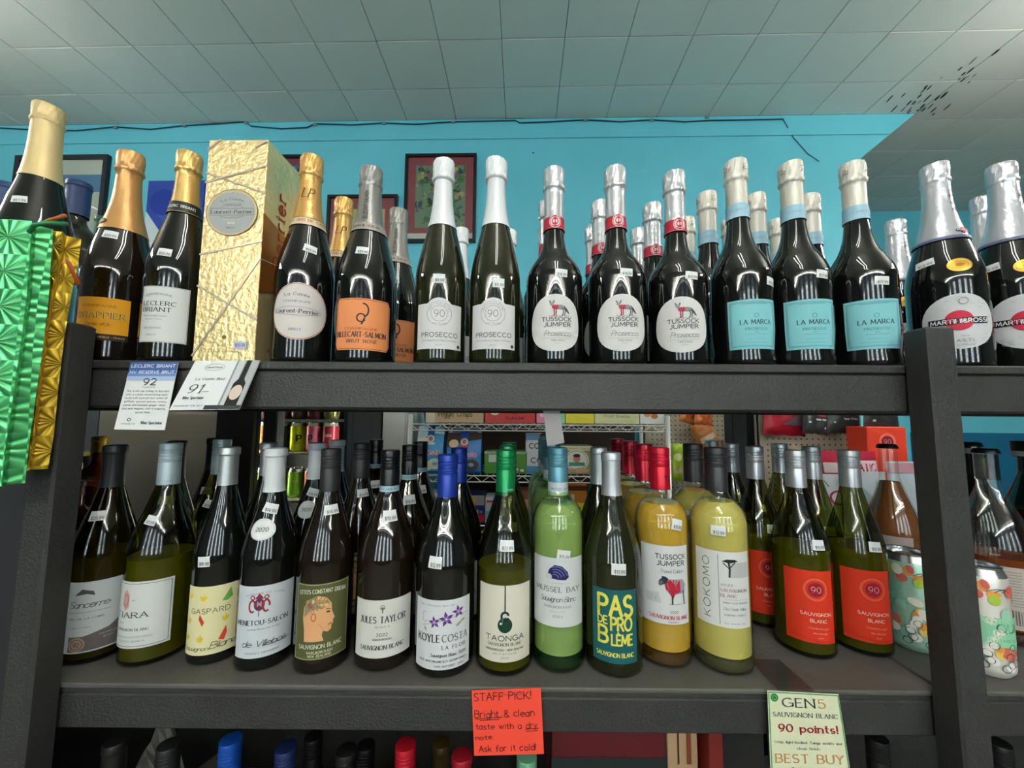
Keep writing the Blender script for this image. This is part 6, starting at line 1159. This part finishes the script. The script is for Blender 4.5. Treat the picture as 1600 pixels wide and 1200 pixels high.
# tall house plant whose blades rise behind the bottles
pt = thing('potted_plant', 'spiky green plant rising behind the white-foil bottles', 'plant', None, (at(672, 600, 1.9).x, 1.87, LV[0]+.0015)); pt.location.y = 1.97; 
lathe('pot', [(0, 0), (.035, 0), (.05, .08), (.053, .085), (.048, .085), (.045, .07), (0, .07)], mat('clay_pot', '#7a4a34', .7), pt, 24)
rp = random.Random(4)
for k in range(9):
    lx, hz = ((.02, .80), (-.05, .62), (.085, .50), (.06, .66), (-.09, .52), (.0, .68), (.11, .56), (-.02, .5), (.04, .45))[k]; V, F = [], []
    for j in range(9):
        t_ = j/8; x = lx*t_**1.4*1.2; y = rp.uniform(-.002, .002)-.05*t_*(k % 3-1); z = .07+(hz-.07)*t_; wd = .013*math.sin(PI*min(.97, .2+.78*t_))
        V += [(x-wd, y, z), (x, y+.004, z), (x+wd, y, z)]
    for j in range(8):
        a = 3*j; F += [(a, a+1, a+4, a+3), (a+1, a+2, a+5, a+4)]
    mesh_obj('leaf', V, F, mat('leaf_green', '#2f6b38', .45), pt, smooth=True)

# boxes and crumpled paper in the dark of the lowest shelf
def lowbox(name, label, cat, x0, x1, y0, Y, dep, col, draw=None):
    a, b = at(x0, 1170, Y).x, at(x1, 1170, Y).x; zt_ = at((x0+x1)/2, y0, Y).z
    v, f = box_vf(-(b-a)/2, (b-a)/2, 0, dep, 0, zt_-ZB-.001, bev=.001); o = mesh_obj(name, v, f, mat('pack_'+col.lstrip('#'), col, .5), loc=((a+b)/2, Y, ZB+.001)); tag(o, label, cat)
    if draw: P = Print(); h_ = zt_-ZB; draw(P, (b-a)*1000, h_*1000); P.build(lambda u, v_, off: (u, -off-.0003, h_/2+v_), o)
lowbox('carton', 'dark red carton lying across the lowest shelf beyond the orange note', 'box', 862, 1040, 1138, .70, .12, '#5a1218', lambda P, w, h: P.rect(0, -h*.04, w, h*.75, '#26302e'))
lowbox('carton', 'narrow tan carton with brown stripes beside the dark red one', 'box', 1043, 1090, 1138, .70, .12, '#c2a27c', lambda P, w, h: (P.rect(-w*.15, h*.4, w*.06, h*.2, '#4a2c1c'), P.rect(w*.2, h*.4, w*.16, h*.2, '#8a4a2c'), P.rect(0, -h*.08, w, h*.68, '#5f7468')))
lowbox('carton', 'small brick red carton under the shelf near the green-bordered card', 'box', 1108, 1130, 1140, .68, .1, '#8c2a22')
v, f = [], []; rp = random.Random(9)
n = 9
for j in range(n):
    for i in range(n):
        px, py = 118+12*i+4*j*.0, 0
        v.append((-.055+.0137*i+rp.uniform(-.004, .004), -.03+.0075*j+rp.uniform(-.003, .003), .005+.30*(1-abs(i-5)/7)*(.75+.25*j/n)+rp.uniform(-.008, .008)))
for j in range(n-1):
    for i in range(n-1): a = j*n+i; f.append((a, a+1, a+n+1, a+n))
b0 = len(v)
rim = [i for i in range(n)]+[j*n+n-1 for j in range(1, n)]+[(n-1)*n+i for i in range(n-2, -1, -1)]+[j*n for j in range(n-2, 0, -1)]
for k in rim: v.append((v[k][0]*.9, v[k][1]*.9, 0))
for k in range(len(rim)): l = (k+1) % len(rim); f.append((rim[k], b0+k, b0+l, rim[l]))
f.append(tuple(b0+k for k in range(len(rim))))
pb = mesh_obj('paper_bag', v, f, mat('grey_paper', '#8a8880', .8, bump=.4), loc=(at(225, 1160, .70).x, .70, ZB+.001)); tag(pb, 'crumpled grey paper bag among the black caps on the lowest shelf', 'bag')
